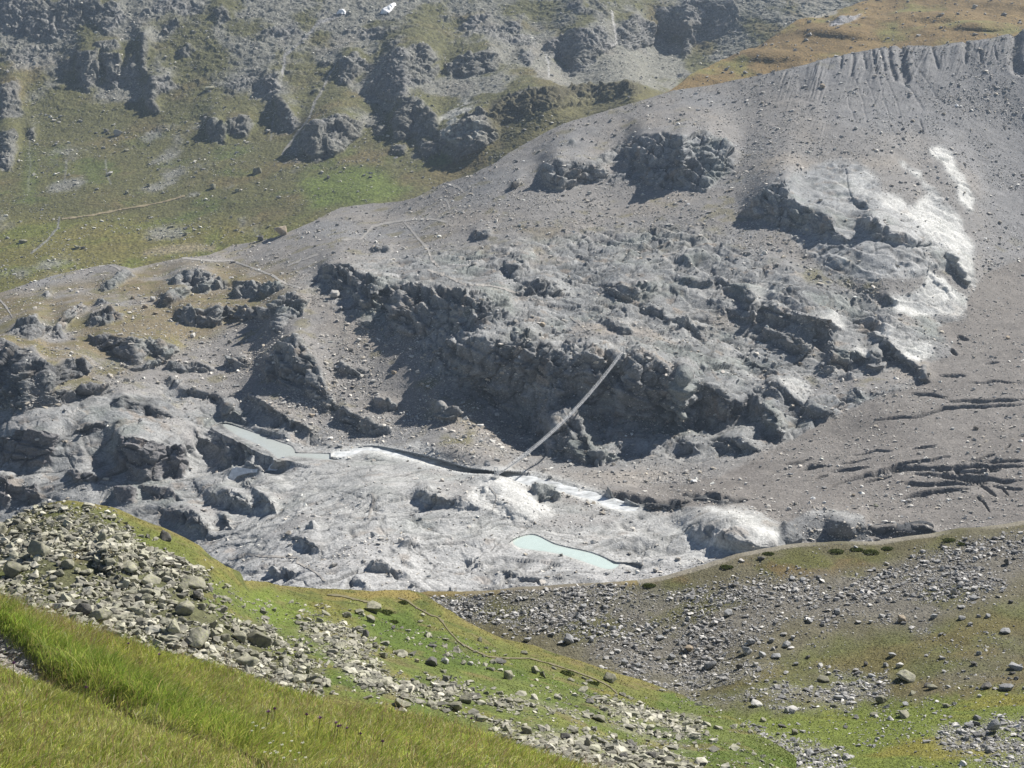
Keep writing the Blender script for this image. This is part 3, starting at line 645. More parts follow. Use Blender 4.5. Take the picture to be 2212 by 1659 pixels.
# where the bedrock is bare
bench = S.region(tr(0, '-60,900 240,850 380,830 620,900 700,960 900,985 1080,1025 1200,1100 1330,1110 1480,1095 1640,1100 1760,1200 1760,1340 -60,1340'), 1, 8) * (1 - gl)
mid = S.region(tr(0, '640,600 800,560 1000,540 1200,510 1500,490 1800,620 2080,680 2000,800 1850,920 1700,960 1500,1000 1150,980 1000,850'), 1.5, 10) * (1 - gl)
rn = fbm(P0, 34, 5, 101)
rock = np.maximum.reduce([sstep(-.06, .10, rn + .20) * mid, bench * sstep(-.30, -.02, fbm(P0, 30, 4, 103) + .04), blur(S.face, 1, 1)])
white = np.zeros_like(rock)
for c, p, a in [(3, '1600,960 1660,925 1740,980 1775,1080 1845,1200 1885,1280 1870,1375 1800,1310 1760,1180 1700,1080 1620,1010', 1.0), (3, '1240,1250 1350,1230 1500,1330 1600,1240 1700,1320 1800,1420 1875,1600 1870,1659 1700,1620 1600,1530 1500,1420 1350,1350', .85),
                (3, '1395,1035 1450,1055 1600,1205 1720,1300 1650,1290 1550,1190', .9), (6, '1560,100 1640,120 1760,215 1850,300 1800,385 1650,370 1500,385 1390,350 1330,250 1480,250 1560,200', .95), (6, '1270,490 1370,430 1360,510 1500,535 1600,550 1640,620 1530,675 1440,655 1420,610', 1.0),
                (6, '890,370 1010,335 1090,430 1030,465 950,405', .75), (6, '1130,565 1200,590 1230,655 1100,605', .7), (6, '1700,0 1880,0 1890,220 1830,150', .8), (6, '1000,0 1090,0 1080,60 1020,50', .6), (6, '1430,75 1500,80 1500,140 1430,130', .5),
                (3, '960,1140 1050,1160 1110,1300 1130,1400 1050,1320 980,1250', .35), (3, '1070,1130 1170,1060 1240,1140 1190,1190 1190,1260 1110,1240', .5), (6, '600,780 800,800 840,880 800,940 700,880', .5), (6, '420,170 640,120 660,240 500,320', .3),
                (5, '880,1430 1000,1440 1150,1490 1290,1600 1380,1670 1100,1700 960,1659 800,1600', .75), (8, '900,0 1000,20 1120,90 1230,190 1200,210 1000,200 850,100', .6), (9, '-100,110 0,115 140,125 330,165 520,270 690,360 560,330 350,230 150,150', .95), (9, '0,290 200,320 400,390 0,480', .5), (5, '400,1230 500,1190 650,1290 560,1290', .5)]:
    white = np.maximum(white, S.region(tr(c, p), .9, 2) * a)
white *= sstep(-.55, -.15, fbm(P0 * (1, 1, .5), 7, 4, 107) + .1 * white)
dome = S.region(tr(3, '365,1390 470,1275 560,1195 700,1145 830,1080 1000,1030 1130,1050 1250,1140 1300,1240 1500,1330 1620,1240 1720,1320 1875,1600 1890,1680 1500,1800 1000,1800 820,1640 620,1470'), 1.2, 3) + S.region(tr(2, '1310,1110 1400,1030 1620,1050 1900,900 2100,850 2230,860 2500,980 2430,1200 2212,1230 1960,1190 1680,1180 1440,1235'), 1.2, 3)
rock = np.maximum(rock, np.clip(dome, 0, 1) * sstep(-.30, -.02, fbm(P0, 15, 4, 108)))
soft_dome = np.clip(dome, 0, 1) * sstep(1400, 1500, S.U)
rock = np.maximum(rock, white) * (1 - gl)
wl1 = S.region(LAKE1, 0); wl2 = S.region(LAKE2, 0); wlr = S.region(RIV, 0); wlc = np.maximum(S.region(CASP[0], 0), S.region(CASP[1], 0))
wide = np.clip(blur(np.maximum.reduce([wl1, wl2, wlr * sstep(1080, 1000, S.U)]), 13) * 3.2, 0, 1)
wet = np.clip(blur(np.maximum.reduce([wl1, wl2, wlr, wlc]), 3) * 1.3, 0, 1)
# relief: glacier-polished lumps low down, blocky crags higher up, loose debris elsewhere
A = P0 @ np.array([[.94, .34, 0], [-.34, .94, 0], [0, 0, 1]]).T
lump = fbm(A / (3.2, 1, 1), 30, 4, 111, .40, 'billow')
crag = fbm(P0 * (1, 1, .7), 24, 4, 113, .5, 'ridge')
wq = P0 + 4 * np.stack([perlin(P0 / 14, 1), perlin(P0 / 14, 2), perlin(P0 / 14, 3)], -1) + 1.2 * np.stack([perlin(P0 / 4, 4), perlin(P0 / 4, 5), perlin(P0 / 4, 6)], -1)
wA = wq @ np.array([[.80, .6, 0], [-.6, .8, 0], [0, 0, 1]]).T
f1, e1 = facets(wA / (24, 13, 17), 5)
f2, e2 = facets(wA / (9, 5, 5.5), 6)
f3, e3 = facets(wq / (2.2, 2.2, 1.8), 7)
tt = (wq @ np.array([.32, .12, .94])) / 5.5 + .9 * fbm(P0, 40, 3, 116)
ledge = (tt - np.floor(tt)); ledge = np.where(ledge < .82, ledge / .82, (1 - ledge) / .18) - .5
gro = np.abs(fbm(wA / (3.2, 1, 1.4), 15, 2, 118)); gro2 = np.abs(fbm(wA[..., [1, 0, 2]] / (2.2, 1, 1.2), 19, 2, 120))
crack = np.maximum(sstep(.05, .0, gro), .8 * sstep(.04, 0, gro2))
strata = np.sin((P0[..., 2] * 1.0 + .30 * P0[..., 0] - .2 * P0[..., 1] + 3 * fbm(P0, 20, 3, 115)) * 2 * np.pi / 2.6)
blocks = 2.0 * f1 + 1.0 * f2 + .35 * f3 - .9 * sstep(.07, .0, e1) + 1.9 * ledge * np.clip(.6 + 2 * fbm(P0, 30, 2, 122), 0, 1.1) - 1.0 * crack
calm = (1 - wet) * (1 - wide) * (1 - .85 * gl)
sheetm = np.clip(mid * (.55 + .6 * sstep(1250, 1560, S.U)) , 0, 1) * sstep(480, 560, S.V)
soft = bench * .70 + white * .6 + soft_dome * .8 + sheetm * .5
soft = soft * (1 - .7 * blur(S.face, 1, 1))
face_on = np.clip(np.abs((S.N * P0).sum(-1)) / np.linalg.norm(P0, axis=-1) / .30, .25, 1)
rock_h = rock * face_on
h = calm * (fbm(P0, 90, 3, 117) * 2.5 + rock_h * (bench * (lump - .12) * 4.2 + (soft_dome + sheetm) * (lump * 2.6 + .9 * ledge) + (1 - np.clip(soft, 0, .8)) * (crag * 1.1 + blocks * (1 + .5 * S.face)) + .10 * strata * (1 - white) - .22 * crack * soft) + (1 - rock) * (fbm(P0, 12, 4, 119) * .7)
            + fbm(P0, 3.2, 3, 121) * (.20 - .17 * np.clip(rock * bench + soft_dome, 0, 1)))
h += gl * (1 - wet) * (fbm(P0 * (1, .5, 1), 35, 4, 123) * 1.6 + fbm(P0, 6, 3, 125) * .28)
rill = fbm(np.stack([S.U / 11 + (S.V - S.vt[None]) * .035, S.V / 95, 0 * S.U], -1), 1, 3, 151, .5, 'ridge')
below = S.V - S.vt[None]
rz = sstep(1560, 1800, S.U) * sstep(1, 10, below) * (sstep(95, 25, below + 30 * perlin(np.stack([S.U / 40, 0 * S.U, 0 * S.U], -1), 3)) + .25 * sstep(330, 60, below)) * (1 - rock)
S.push(h - gul * .17 - crev * 3.8 * np.clip(gl + blur(gl, 6), 0, 1) + rill * 1.5 * rz * np.clip(.55 + 1.6 * perlin(np.stack([S.U / 33, 0 * S.U, 0 * S.V], -1), 8), .1, 1.6))
for m, z in ((wl1, -149.5), (wl2, -156.0)):          # the shore stands a little above the water
    rg = (blur(m, 6) > .012) & (m == 0)
    S.P[..., 2] = np.where(rg, np.maximum(S.P[..., 2], z + .1 + .08 * np.abs(fbm(P0, 2.5, 2, 156))), S.P[..., 2])
for m, z in ((wl1, -149.5), (wl2, -156.0), (wlr, None)):
    b = m > 0
    ramp = np.clip(blur(m, 4) * 2 - .95, 0, 1)[b]
    zz = zriver(S.U[b]) + .25 - ramp * (.6 - .9 * fbm(P0[b], 5, 3, 152)) if z is None else z + .25 - 1.0 * ramp
    S.P[b] = ptz(S.U[b], S.V[b], zz)
S.normals()
# colour of the ground itself
scree = np.array([.222, .213, .206])
C = np.zeros(S.P.shape); C[:] = scree
paint(C, [.275, .25, .222], sstep(-.1, .3, fbm(P0, 50, 4, 131)) * .8)
paint(C, [.215, .217, .222], sstep(.0, .3, fbm(P0, 60, 4, 132)) * .7)
paint(C, [.212, .212, .218], S.region(tr(0, '1700,140 2330,50 2330,560 2130,580 2100,380 1960,280 1750,260'), 1, 20) * .8)
paint(C, [.31, .305, .30], bench * .8)
leftveg = S.region(tr(0, '-60,640 200,610 400,560 620,580 620,640 500,700 380,760 250,820 100,880 -60,880'), 1.5, 10)
paint(C, [.17, .135, .07], leftveg * sstep(-.35, .08, fbm(P0, 30, 4, 133)) * .85)
paint(C, [.125, .12, .045], leftveg * sstep(.0, .2, fbm(P0, 16, 4, 134)) * .55)
crestv = S.region(tr(0, '850,520 1100,480 1400,480 1500,540 1300,580 1000,560'), 1.5, 10)
paint(C, [.16, .13, .07], crestv * sstep(.0, .3, fbm(P0, 18, 4, 135)) * .7)
moss = sstep(.13, .3, fbm(P0, 14, 4, 136)) * sstep(1050, 800, S.V) * (1 - gl)
paint(C, [.17, .15, .055], moss * .45 * (1 - S.region(tr(0, '1400,200 2330,50 2330,560 1700,420'), 1, 20)))
for p in ('1430,500 1560,490 1540,540 1400,560', '1260,640 1420,630 1400,665 1280,660', '940,950 1030,930 1020,965 950,970', '890,830 960,810 930,850', '1720,570 1900,600 1880,630 1740,600'):
    paint(C, [.15, .135, .045], S.region(tr(0, p), 1.5, 4) * .7 * sstep(-.2, .15, fbm(P0, 9, 3, 137)))
rcol = mix(np.array([.165, .176, .185]), np.array([.35, .352, .348]), np.clip(.5 + 1.3 * fbm(P0 * (1, 1, 2.2), 14, 4, 138), 0, 1)[..., None])
rcol = rcol * (1 + .16 * ledge + .14 * perlin(wA / (9, 1.6, 1.1), 146))[..., None]
C += (rcol - C) * (rock * .85)[..., None]
paint(C, np.array([.30, .31, .318]) + np.array([.12, .115, .108]) * sstep(1760, 2000, S.U)[..., None], soft_dome * (.75 + .8 * fbm(wA / (3, 1, 1), 12, 3, 147)))
stain = fbm(P0 * (1, 1, .16), 3.2, 4, 153)
paint(C, [.115, .118, .12], S.face * sstep(.02, .25, stain) * .6)
paint(C, [.27, .20, .135], rock * sstep(.16, .36, fbm(P0 * (1, 1, .4), 8, 4, 154)) * .4)
paint(C, [.21, .235, .215], rock * sstep(.05, .3, fbm(P0, 24, 4, 155)) * .5)
lightrock = bench * rock * sstep(880, 1080, S.V) * sstep(300, 600, S.U)
paint(C, [.46, .46, .45], lightrock * (.6 + .8 * fbm(P0, 10, 3, 139)))
lo = S.region(tr(0, '430,1180 700,1130 1100,1160 1500,1200 1500,1320 430,1320'), 1, 10)
paint(C, [.39, .39, .39], lo * .6)
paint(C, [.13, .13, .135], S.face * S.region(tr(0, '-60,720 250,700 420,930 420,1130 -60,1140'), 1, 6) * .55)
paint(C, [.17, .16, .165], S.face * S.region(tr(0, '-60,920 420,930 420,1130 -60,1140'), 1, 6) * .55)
paint(C, [.30, .24, .19], sstep(.22, .4, fbm(P0, 9, 3, 140)) * rock * .35)
C *= (1 - .35 * rock * crack * (1 - .6 * white))[..., None]
paint(C, [.60, .60, .58], white * np.clip(.8 + 1.2 * fbm(wA / (3, 1, 1), 9, 3, 145), .25, 1))
for p in ('980,500 990,560', ):
    pass
gcol = mix(np.array([.155, .141, .130]), np.array([.205, .192, .18]), np.clip(.5 + fbm(P0 * (1, .4, 1), 30, 5, 141), 0, 1)[..., None])
gcol = gcol * (1 + .18 * perlin(P0 * (.02, .12, 0), 142))[..., None]
C += (gcol - C) * gl[..., None]
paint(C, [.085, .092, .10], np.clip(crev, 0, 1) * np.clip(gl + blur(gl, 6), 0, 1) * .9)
mound = S.region(tr(9, '560,260 640,220 700,190 760,165 850,160 950,165 1050,200 1062,250 1100,345 560,350'), .4, 1)
paint(C, [.17, .175, .18], mound * .9)
paint(C, [.30, .30, .295], mound * S.region(tr(9, '700,200 760,165 850,158 950,163 1060,200 1050,225 930,195 800,200'), .4, 1))
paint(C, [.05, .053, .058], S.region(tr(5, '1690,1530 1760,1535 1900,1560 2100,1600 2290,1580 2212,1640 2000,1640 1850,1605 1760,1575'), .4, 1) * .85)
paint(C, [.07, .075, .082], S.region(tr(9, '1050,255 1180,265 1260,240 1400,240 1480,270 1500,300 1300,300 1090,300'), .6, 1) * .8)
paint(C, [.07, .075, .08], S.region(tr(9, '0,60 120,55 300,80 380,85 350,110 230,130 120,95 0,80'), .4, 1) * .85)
paint(C, [.55, .56, .55], np.clip(blur(wlr, 5) * 1.5, 0, .75))
paint(C, [.50, .50, .48], np.clip(blur(wl1, 4) * 1.2, 0, .5))
C *= (1 + .34 * fbm(P0, 5, 4, 143) * (1 - .5 * np.maximum(white, np.clip(bench + soft_dome, 0, 1) * rock)))[..., None]
C *= (1 - .30 * rock * sstep(.08, 0, e1) * (1 - white))[..., None]
S.C = C
gf = (gl[1:, :-1] > .5).ravel()
mat_rock = ground_mat('valley_rock', 1.1, .16, speck=.2, fine=.3)
mat_ice = ground_mat('debris_covered_ice', 1.3, .14, speck=.28, fine=.3)
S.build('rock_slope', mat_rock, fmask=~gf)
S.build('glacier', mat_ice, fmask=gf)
MAIN = S; MAIN_rock, MAIN_gl, MAIN_wet, MAIN_white = rock, gl, wet, white
# back of the moraine crest, falling into the side valley
nb = MAIN.nu; top = MAIN.P[0]
bk = np.concatenate([top, top + np.array([0, 14, -7]), top + np.array([0, 60, -40])])
bf = np.concatenate([np.stack([k * nb + np.arange(nb - 1), k * nb + np.arange(1, nb), (k + 1) * nb + np.arange(1, nb), (k + 1) * nb + np.arange(nb - 1)], -1) for k in (0, 1)])
mesh_obj('moraine_back', bk, bf, mat_rock, np.tile(MAIN.C[0], (3, 1)), kind='structure')

#@@NEXT@@
# =================================================================== 4 scree-covered ridge on the near side (right)
ridge_top = [(820, 1296), (922, 1281), (1000, 1283), (1070, 1282), (1144, 1277), (1229, 1273), (1311, 1269), (1385, 1264), (1440, 1254), (1475, 1245), (1549, 1223), (1597, 1204), (1652, 1191), (1734, 1178),
             (1808, 1173), (1900, 1171), (1974, 1160), (2048, 1151), (2141, 1140), (2212, 1127), (2330, 1112)]
S = Sheet(820, 2620, 1080, ridge_top, [(820, 1700), (2620, 1700)], 330,
          [(850, 1300, 156), (1150, 1281, 156), (1400, 1263, 157), (1650, 1192, 162), (1900, 1172, 164), (2212, 1129, 166), (2320, 1112, 167), (1000, 1400, 145), (1200, 1440, 140), (1400, 1420, 141), (1600, 1350, 145), (1800, 1380, 140),
           (2000, 1300, 147), (2200, 1350, 138), (2320, 1340, 138), (1500, 1490, 132), (1800, 1480, 129), (2000, 1480, 125), (2200, 1480, 122), (1600, 1600, 112), (2000, 1600, 110), (2200, 1655, 103), (2300, 1690, 100), (1200, 1600, 118), (1000, 1690, 110), (1600, 1690, 101)])
S.bake(); P0 = S.P.copy()
S.push(fbm(P0, 26, 4, 201) * 1.0 + fbm(P0, 4, 4, 203) * .22 - sstep(1330, 1230, S.V) * 0)
S.normals()
C = np.zeros(S.P.shape); C[:] = [.125, .115, .075]
gq = fbm(P0, 14, 4, 205)
paint(C, [.105, .095, .05], sstep(-.1, .25, gq))
lower = sstep(0, 60, S.V - np.interp(S.U, [1300, 1500, 1800, 2000, 2212, 2330], [1500, 1480, 1350, 1330, 1270, 1240]) + S.wv * 2)
paint(C, [.105, .115, .036], lower * .85 * sstep(-.35, .1, fbm(P0, 10, 4, 206)))
paint(C, [.135, .105, .045], lower * sstep(0, .25, fbm(P0, 12, 4, 207)) * .6)
bright = sstep(0, 40, S.V - np.interp(S.U, [1300, 1475, 1700, 1900, 2212, 2330], [1500, 1508, 1520, 1500, 1470, 1465]) + S.wv * 2.5)
paint(C, [.13, .165, .03], bright * .9)
paint(C, [.19, .165, .035], bright * sstep(.0, .25, fbm(P0 * (1, 2, 1), 12, 4, 208)) * .75 * sstep(1690, 1780, S.U))
rub = S.region(tr(9, '-1200,1300 -200,1330 0,1340 150,1360 400,1400 700,1500 900,1580 1000,1659 900,1800 -1200,1800'), 2.5, 6)
paint(C, [.22, .20, .16], rub * .75 * sstep(-.4, .1, fbm(P0, 6, 3, 209)))
mossy = S.region(tr(9, '0,540 200,480 480,400 700,370 1100,340 1500,300 1700,280 1600,380 1250,420 1150,480 800,520 500,560 300,640 0,660'), 2, 6) + S.region(tr(8, '500,640 900,650 1100,640 1500,620 1993,560 1993,720 1750,760 1400,760 1100,790 700,720'), 2, 6)
paint(C, [.095, .098, .028], np.clip(mossy, 0, 1) * sstep(-.2, .15, fbm(P0, 7, 4, 210)) * .9)
paint(C, [.135, .095, .045], np.clip(mossy, 0, 1) * sstep(.05, .25, fbm(P0, 8, 4, 211)) * .8)
paint(C, [.25, .23, .19], sstep(4, 1, S.V - S.vt[None]) * .8 * (S.U > 1380) * sstep(-.2, .2, fbm(P0, 9, 2, 213)))
paint(C, [.20, .15, .05], sstep(9, 2, S.V - S.vt[None]) * .7 * (S.U <= 1380))
RUB2 = S.region(tr(9, '-150,1040 100,1010 300,1040 700,1085 1250,1110 1200,1200 900,1290 600,1290 300,1260 -200,1230'), 2.5, 6) + S.region(tr(9, '1450,1430 1700,1400 2300,1330 2300,1700 1560,1600 1500,1500'), 2.5, 6)
RUB2 = np.clip(RUB2, 0, 1) * sstep(-.3, .1, fbm(P0, 5, 3, 214))
paint(C, [.22, .21, .175], RUB2 * .6)
SLOPE = np.clip(S.region(tr(9, '-1500,700 -600,560 0,640 200,620 500,560 800,520 1150,480 1400,400 1700,330 2400,260 2400,420 1950,540 1850,600 1700,680 1450,800 1400,870 1250,800 1000,790 620,790 450,900 200,1000 60,1180 -300,1150 -700,900 -1500,760'), 2.5, 8), 0, 1)
paint(C, [.165, .155, .14], SLOPE * .7)
paint(C, [.095, .095, .032], SLOPE * sstep(.08, .28, fbm(P0, 8, 4, 215)) * .8)
S.C = C * (1 + .30 * fbm(P0, 2.2, 4, 212))[..., None]
mat_near = ground_mat('near_ground', 3.2, .10, speck=.25, fine=.3)
S.build('scree_ridge', mat_near, skirt=[(2.5, -.6), (7, -4), (40, -34)])
RIDGE = S; RIDGE_slope, RIDGE_lower, RIDGE_rub, RIDGE_bright = SLOPE, lower, np.clip(rub + RUB2, 0, 1), bright

# =================================================================== 5 green spur and boulder hill (left)
spur_top = [(-120, 1150), (0, 1131), (37, 1116), (92, 1091), (148, 1084), (185, 1090), (240, 1097), (277, 1112), (333, 1134), (381, 1156), (418, 1175), (444, 1201), (474, 1219), (507, 1234), (516, 1252), (537, 1255), (592, 1258),
            (685, 1267), (737, 1269), (800, 1275), (848, 1272), (885, 1270), (907, 1275), (915, 1279), (959, 1308), (1033, 1349), (1089, 1375), (1163, 1397), (1237, 1426), (1315, 1449), (1385, 1471), (1475, 1502), (1560, 1540), (1640, 1585), (1720, 1640)]
S = Sheet(-360, 1720, 1430, spur_top, [(-120, 1690), (1400, 1700), (1720, 1702)], 380,
          [(-80, 1150, 106), (150, 1086, 107), (330, 1135, 107), (100, 1200, 94), (100, 1300, 85), (300, 1250, 92), (450, 1300, 91), (400, 1200, 101), (0, 1400, 76), (300, 1420, 80), (510, 1245, 108), (600, 1262, 121), (600, 1350, 101), (700, 1500, 79),
           (760, 1275, 126), (850, 1275, 130), (912, 1281, 131), (850, 1350, 116), (800, 1420, 96), (1000, 1332, 126), (1000, 1420, 109), (1100, 1385, 124), (1240, 1430, 122), (1200, 1500, 104), (900, 1500, 88), (1200, 1600, 82),
           (1390, 1475, 124), (1475, 1506, 121), (1350, 1550, 103), (1600, 1575, 106), (1500, 1600, 98), (1600, 1650, 92), (1300, 1690, 76), (700, 1680, 66), (0, 1680, 62), (1700, 1650, 97)])
S.cliff(tr(7, '560,380 650,400 700,430 680,530 800,600 760,620 640,560 560,470'), .8)
S.bake(); P0 = S.P.copy()
FIELD = np.clip(S.region(tr(7, '-300,260 0,200 100,190 300,130 500,160 640,180 700,220 780,290 820,350 900,400 1020,430 1090,480 1190,500 1190,640 1230,730 1300,790 1420,800 1540,830 1560,880 1700,930 1800,980 1850,1060 1880,1140 1890,1270 1700,1200 1200,1020 700,900 400,820 0,720 -300,700'), 2.2, 5), 0, 1)
S.push(fbm(P0, 22, 4, 221) * .8 + fbm(P0, 3.5, 4, 223) * (.16 + .3 * FIELD))
S.normals()
C = np.zeros(S.P.shape); C[:] = [.112, .138, .034]
n1 = fbm(P0, 9, 5, 225, .6)
paint(C, [.085, .125, .020], sstep(-.05, .2, n1) * .8)
paint(C, [.175, .155, .042], sstep(.0, .25, fbm(P0, 9, 4, 226)) * .75)
edge = S.V - S.vt[None] + 22 * fbm(P0, 6, 4, 233)
edge = edge + 200 * sstep(1400, 1520, S.U)
paint(C, [.175, .145, .05], sstep(20, 5, edge + S.wv) * .75)
paint(C, [.15, .14, .04], sstep(70, 20, edge + 1.5 * S.wv) * .45)
paint(C, [.21, .165, .055], S.region(tr(8, '-100,640 150,620 300,605 400,600 480,640 420,680 300,660 100,650 -100,670'), .6, 3) * .8)
paint(C, [.075, .115, .018], S.region(tr(8, '180,760 350,690 480,790 560,930 700,1000 850,1080 1100,1110 1300,1170 1150,1150 900,1110 600,1080 500,1040 250,960 150,850'), 2, 6) * .8)
paint(C, [.12, .165, .028], S.region(tr(7, '1400,640 1550,620 1800,690 1850,760 1990,850 1990,900 1800,860 1560,800 1450,730'), 2, 6) * .8)
paint(C, [.10, .10, .055], FIELD * .9)
paint(C, [.11, .13, .028], FIELD * sstep(.05, .25, fbm(P0, 5, 3, 227)) * .7)
paint(C, [.15, .115, .055], S.region(tr(7, '400,420 560,365 700,400 640,450 450,450'), 1, 3) * .7)
rub = S.region(tr(8, '-250,780 0,800 100,880 200,1050 330,1170 500,1200 700,1200 760,1290 1000,1260 1250,1300 1400,1280 1600,1290 2100,1380 2100,1800 1400,1800 1000,1500 700,1350 400,1260 100,1200 -50,1050 -250,880'), 2.5, 6)
RUB = rub * sstep(-.3, .15, fbm(P0, 9, 4, 228))
paint(C, [.235, .22, .17], RUB * .7)
paint(C, [.14, .15, .035], rub * sstep(.0, .2, fbm(P0, 7, 3, 229)) * .55)
paint(C, [.16, .13, .06], sstep(.12, .3, fbm(P0, 2.8, 4, 231)) * .6 * (1 - FIELD))
paint(C, [.06, .085, .02], sstep(.12, .3, fbm(P0, 3.4, 4, 232)) * .6 * (1 - FIELD))
S.C = C * (1 + .42 * fbm(P0, 1.3, 4, 230))[..., None]
S.build('green_spur', mat_near, skirt=[(2, -.8), (6, -5), (25, -24)])
SPUR = S; SPUR_field, SPUR_rub, SPUR_edge = FIELD, RUB, edge

# =================================================================== 6 grassy slope at the photographer's feet
fg_top = [(-120, 1298), (0, 1317), (37, 1328), (111, 1347), (207, 1376), (259, 1391), (333, 1410), (407, 1428), (481, 1447), (555, 1472), (629, 1495), (703, 1517), (737, 1526), (811, 1536), (885, 1547), (959, 1565), (1033, 1587), (1107, 1613),
          (1181, 1635), (1292, 1665), (1400, 1700)]
S = Sheet(-520, 1400, 890, fg_top, [(-120, 1790), (1400, 1790)], 240,
          [(0, 1312, 31), (0, 1500, 22), (0, 1659, 17.2), (0, 1780, 14.5), (400, 1422, 29.5), (400, 1659, 18.3), (740, 1520, 28.5), (740, 1659, 20.5), (740, 1780, 16.5), (1100, 1605, 27), (1100, 1780, 18), (1300, 1662, 26), (1390, 1692, 25), (1390, 1790, 19.5), (-100, 1295, 31.5), (-100, 1780, 14)])
S.bake(); P0 = S.P.copy()
TRAIL = tr(7, '-300,860 -100,930 0,975 70,1010 130,1045 210,1090 300,1140 400,1190 520,1245 640,1300 800,1370 1000,1440 1200,1500 1380,1560 1480,1610 1560,1680')
td = linedist(TRAIL, S.U, S.V, 120)
tw = np.interp(S.U, [-60, 40, 90, 200, 560], [26, 17, 9, 5, 5])
above = np.interp(S.U, TRAIL[:, 0], TRAIL[:, 1]) - S.V
S.push(fbm(P0, 5, 4, 241) * .22 + fbm(P0, .9, 3, 242) * .05 - sstep(1.6, .5, td / tw) * .16 + sstep(5, 30, above) * sstep(120, 40, above) * .25 * sstep(520, 200, S.U))
S.normals()
C = np.zeros(S.P.shape); C[:] = [.12, .13, .035]
C *= (1 + .5 * fbm(P0, .8, 3, 243))[..., None]
gravel = sstep(1.15, .75, td / tw) * sstep(150, 60, S.U)
paint(C, [.28, .255, .22], gravel)
paint(C, [.26, .21, .13], sstep(1.3, .7, td / tw) * (1 - gravel) * .8)
S.C = C
S.build('grass_slope', ground_mat('turf_soil', 14, .02, speck=.3), skirt=[(.5, -.3), (2, -2), (6, -8)])
FG = S; FG_td, FG_tw, FG_above = td, tw, above

# =================================================================== water
def water_mat(name):
    m = ground_mat(name, .5, .03, rough=.18, speck=.02, fine=.04)
    m.node_tree.nodes['Principled BSDF'].inputs['Specular IOR Level'].default_value = .4
    return m
def lake(name, poly, z, mat, deep, silt):
    big = grow(poly, 4.5)
    (u0, v0), (u1, v1) = big.min(0), big.max(0)
    U, V = np.meshgrid(np.arange(u0 - 1, u1 + 1, 1.0), np.arange(v0 - 1, v1 + 1, 1.0))
    m = inpoly(big, U, V); core = inpoly(poly, U, V).astype(float)
    P = ptz(U, V, z)
    t = np.clip(blur(core, 3) * 1.9 - .85 + .35 * fbm(P, 9, 3, 305), 0, 1)[..., None]
    C = np.asarray(silt) + (np.asarray(deep) - np.asarray(silt)) * t
    C = C * (1 + .10 * fbm(P * (1, .4, 1), 14, 3, 306))[..., None]
    i = np.arange(U.size).reshape(U.shape)
    mm = (m[1:, :-1] & m[1:, 1:] & m[:-1, 1:] & m[:-1, :-1]).ravel()
    F = np.stack([i[1:, :-1], i[1:, 1:], i[:-1, 1:], i[:-1, :-1]], -1).reshape(-1, 4)[mm]
    us = np.unique(F); rm = np.full(U.size, -1); rm[us] = np.arange(len(us))
    return mesh_obj(name, P.reshape(-1, 3)[us], rm[F], mat, C.reshape(-1, 3)[us], True, kind='structure')
def grow(poly, k):
    c = np.roll(poly, -1, 0) - np.roll(poly, 1, 0)
    n = np.stack([c[:, 1], -c[:, 0]], -1); n /= np.linalg.norm(n, axis=1, keepdims=True) + 1e-9
    ar = lambda q: abs((q[:, 0] * np.roll(q[:, 1], -1) - np.roll(q[:, 0], -1) * q[:, 1]).sum())
    return poly + n * (k if ar(poly + n) > ar(poly - n) else -k)
lake('lake', LAKE1, -149.5, water_mat('milky_turquoise_water'), [.53, .62, .58], [.47, .50, .46])
lake('lake', LAKE2, -156.0, water_mat('grey_meltwater'), [.47, .505, .49], [.40, .41, .39])
up_, lo_ = RIV_UP, RIV_LO
def strip(name, up, lo, zf, mat, nx=260, ny=16, amp=.12, lift=0):
    ts = np.linspace(0, 1, nx)
    def rs(l):
        d = np.r_[0, np.cumsum(np.hypot(*np.diff(l, axis=0).T))]; d /= d[-1]
        return np.stack([np.interp(ts, d, l[:, 0]), np.interp(ts, d, l[:, 1])], -1)
    a, b = rs(grow_line(up, -3.0)), rs(grow_line(lo, 1.5))
    g = a[None] + (b - a)[None] * np.linspace(0, 1, ny)[:, None, None]
    P = ptz(g[..., 0], g[..., 1], zf(g) if callable(zf) else zf)
    P[..., 2] += amp * fbm(P, 5, 3, 301) * 1.0
    i = np.arange(nx * ny).reshape(ny, nx)
    F = np.stack([i[1:, :-1], i[1:, 1:], i[:-1, 1:], i[:-1, :-1]], -1).reshape(-1, 4)
    return mesh_obj(name, P.reshape(-1, 3), F, mat, None, True, kind='structure')
def grow_line(l, k):
    return l + np.array([0, k])
foam = plain_mat('white_meltwater', [.62, .64, .645], .4, 0, .38, .35, .35)
strip('river', RIV_UP, RIV_LO, lambda g: zriver(g[..., 0]), foam, amp=.35)
cas_mat = plain_mat('falling_whitewater', [.78, .79, .80], .4, 0, .2, .9, .35)
for k, (a, b) in enumerate(CAS):
    a = tr(10, a); b = tr(10, b); ts = np.linspace(0, 1, 40)
    def rs(l):
        d = np.r_[0, np.cumsum(np.hypot(*np.diff(l, axis=0).T))]; d /= d[-1]
        return np.stack([np.interp(ts, d, l[:, 0]), np.interp(ts, d, l[:, 1])], -1)
    g = rs(a)[None] + (rs(b) - rs(a))[None] * np.linspace(0, 1, 8)[:, None, None]
    P = ptz(g[..., 0], g[..., 1], zcas(g[..., 1]) + .45)
    P[..., 2] += .35 * fbm(P, 2.5, 3, 303)
    i = np.arange(40 * 8).reshape(8, 40)
    F = np.stack([i[1:, :-1], i[1:, 1:], i[:-1, 1:], i[:-1, :-1]], -1).reshape(-1, 4)
    mesh_obj('stream', P.reshape(-1, 3), F, cas_mat, None, True, kind='structure')

